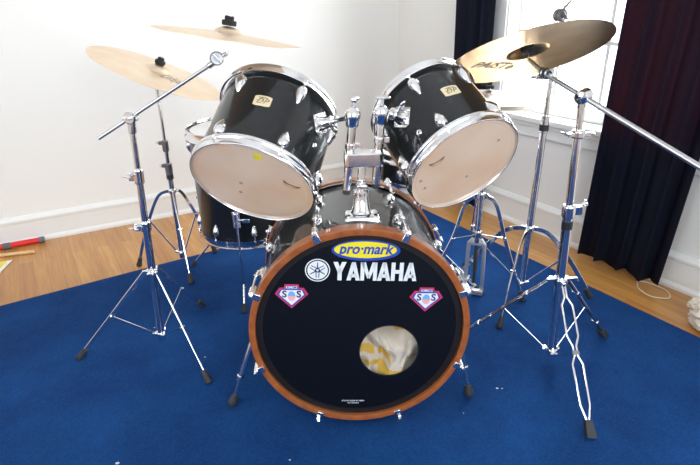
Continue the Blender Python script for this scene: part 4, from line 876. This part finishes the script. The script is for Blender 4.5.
# ------------------------------------------------------------------ things on the floor
pw = V((1.243, 0.742, 0)); b = MB()
pts = [pw+V((-0.02, 0.03, 0.022)), pw+V((-0.02, 0.01, 0.004)), pw+V((-0.045, -0.05, 0.003)), pw+V((-0.03, -0.115, 0.003)), pw+V((0.03, -0.135, 0.003)), pw+V((0.055, -0.085, 0.003)), pw+V((0.03, -0.02, 0.003)), pw+V((-0.015, 0.012, 0.005))]
b.tube(arc3(pts, 8), 0.0022, 8); st_ = obj('string_loop', b, 'string'); tag(st_, 'loop of pale string lying on the boards at the foot of the right curtain', 'string')
def lump(name, c, rx, ry, rz, seed, m, amp=0.25, parent=None, fr=3.0):
    b = MB(); b.sph((0, 0, 0), 1, 1, 1, None, 48, 32); vs = []
    for p in b.v:
        q_ = p.normalized(); k = 1+amp*(1-2*abs(noise.noise(q_*fr+V((seed, 0, 0)))))+amp*0.4*noise.noise(q_*fr*2.5+V((0, seed, 0)))
        v = V((q_.x*rx*k, q_.y*ry*k, q_.z*rz*k))+V(c); v.z = max(v.z, 0.002); vs.append(v)
    b.v = vs; return obj(name, b, m, parent, world=parent is not None)
bu = thing('cloth_bundle', 'crumpled cream cloth bundle with a pink fold at the right edge of the floor', 'cloth', V((1.305, 0.385, 0)))
lump('cream_fold', (1.305, 0.385, 0.045), 0.075, 0.065, 0.040, 4.0, 'cream_cloth', 0.30, bu, 2.6)
lump('cream_fold', (1.285, 0.443, 0.075), 0.045, 0.022, 0.020, 9.0, 'cream_cloth', 0.30, bu, 3.0); lump('pink_fold', (1.315, 0.423, 0.088), 0.042, 0.030, 0.022, 2.0, 'pink_cloth', 0.2, bu)
# red handled pole along the left wall
wdir = -dL; r0 = C0+dL*2.235+nL*0.055+Z*0.0165
rdp = thing('red_pole', 'red plastic pole with black end cap lying along the left wall', 'pole', V((r0.x, r0.y, 0)))
b = MB(); b.cyl(r0+wdir*-0.13, r0+wdir*0.0, 0.0145, seg=20); b.cyl(r0-wdir*0.16, r0-wdir*0.6, 0.0145, seg=20); obj('tube', b, 'red_plastic', rdp, world=True)
b = MB(); b.cyl(r0, r0+wdir*0.028, 0.0162, seg=20, bev=0.003); obj('end_cap', b, 'grey_plastic', rdp, world=True)
b = MB(); b.cyl(r0-wdir*0.165, r0-wdir*0.125, 0.0163, seg=20, bev=0.003); obj('grip_joint', b, 'grey_plastic', rdp, world=True)
p0 = V((-1.560, 1.292, 0.009)); p1 = V((-1.84, 1.235, 0.009)); b = MB(); b.cyl(p0, p1, 0.0088, seg=18, bev=0.003); o = obj('wooden_stick', b, 'pale_wood'); tag(o, 'pale wooden stick on the boards beside the red pole', 'stick')
b = MB(); b.prism([(-0.10, 0.0), (-0.02, -0.09), (0.012, -0.06), (-0.004, 0.075)], lambda u, v, k: V((-1.627+u, 1.14+v, 0.002+k)), 0.003); o = obj('card', b, 'white_card'); tag(o, 'yellow topped white card on the floor at the left edge', 'card')
b = MB(); b.prism([(-0.10, 0.01), (-0.025, -0.065), (-0.004, -0.045), (-0.018, 0.070)], lambda u, v, k: V((-1.627+u, 1.14+v, 0.0052+k)), 0.0015); c_ = obj('yellow_face', b, 'yellow_card', o)
# lint specks on the carpet
b = MB()
for (x, y, s_) in ((-0.66, -0.10, 0.006), (-0.61, -0.16, 0.003), (-0.69, -0.20, 0.003), (0.30, 0.02, 0.002), (-0.52, 0.35, 0.003), (0.43, 0.12, 0.0045), (0.445, 0.118, 0.003), (-0.2, -0.12, 0.003), (-0.05, -0.25, 0.003), (-0.75, 0.55, 0.003)):
    b.sph((x, y, 0.0085), s_, s_*0.6, s_*0.3, None, 8, 5)
o = obj('lint', b, 'lint'); tag(o, 'white lint specks scattered on the blue carpet', 'lint', kind='stuff')
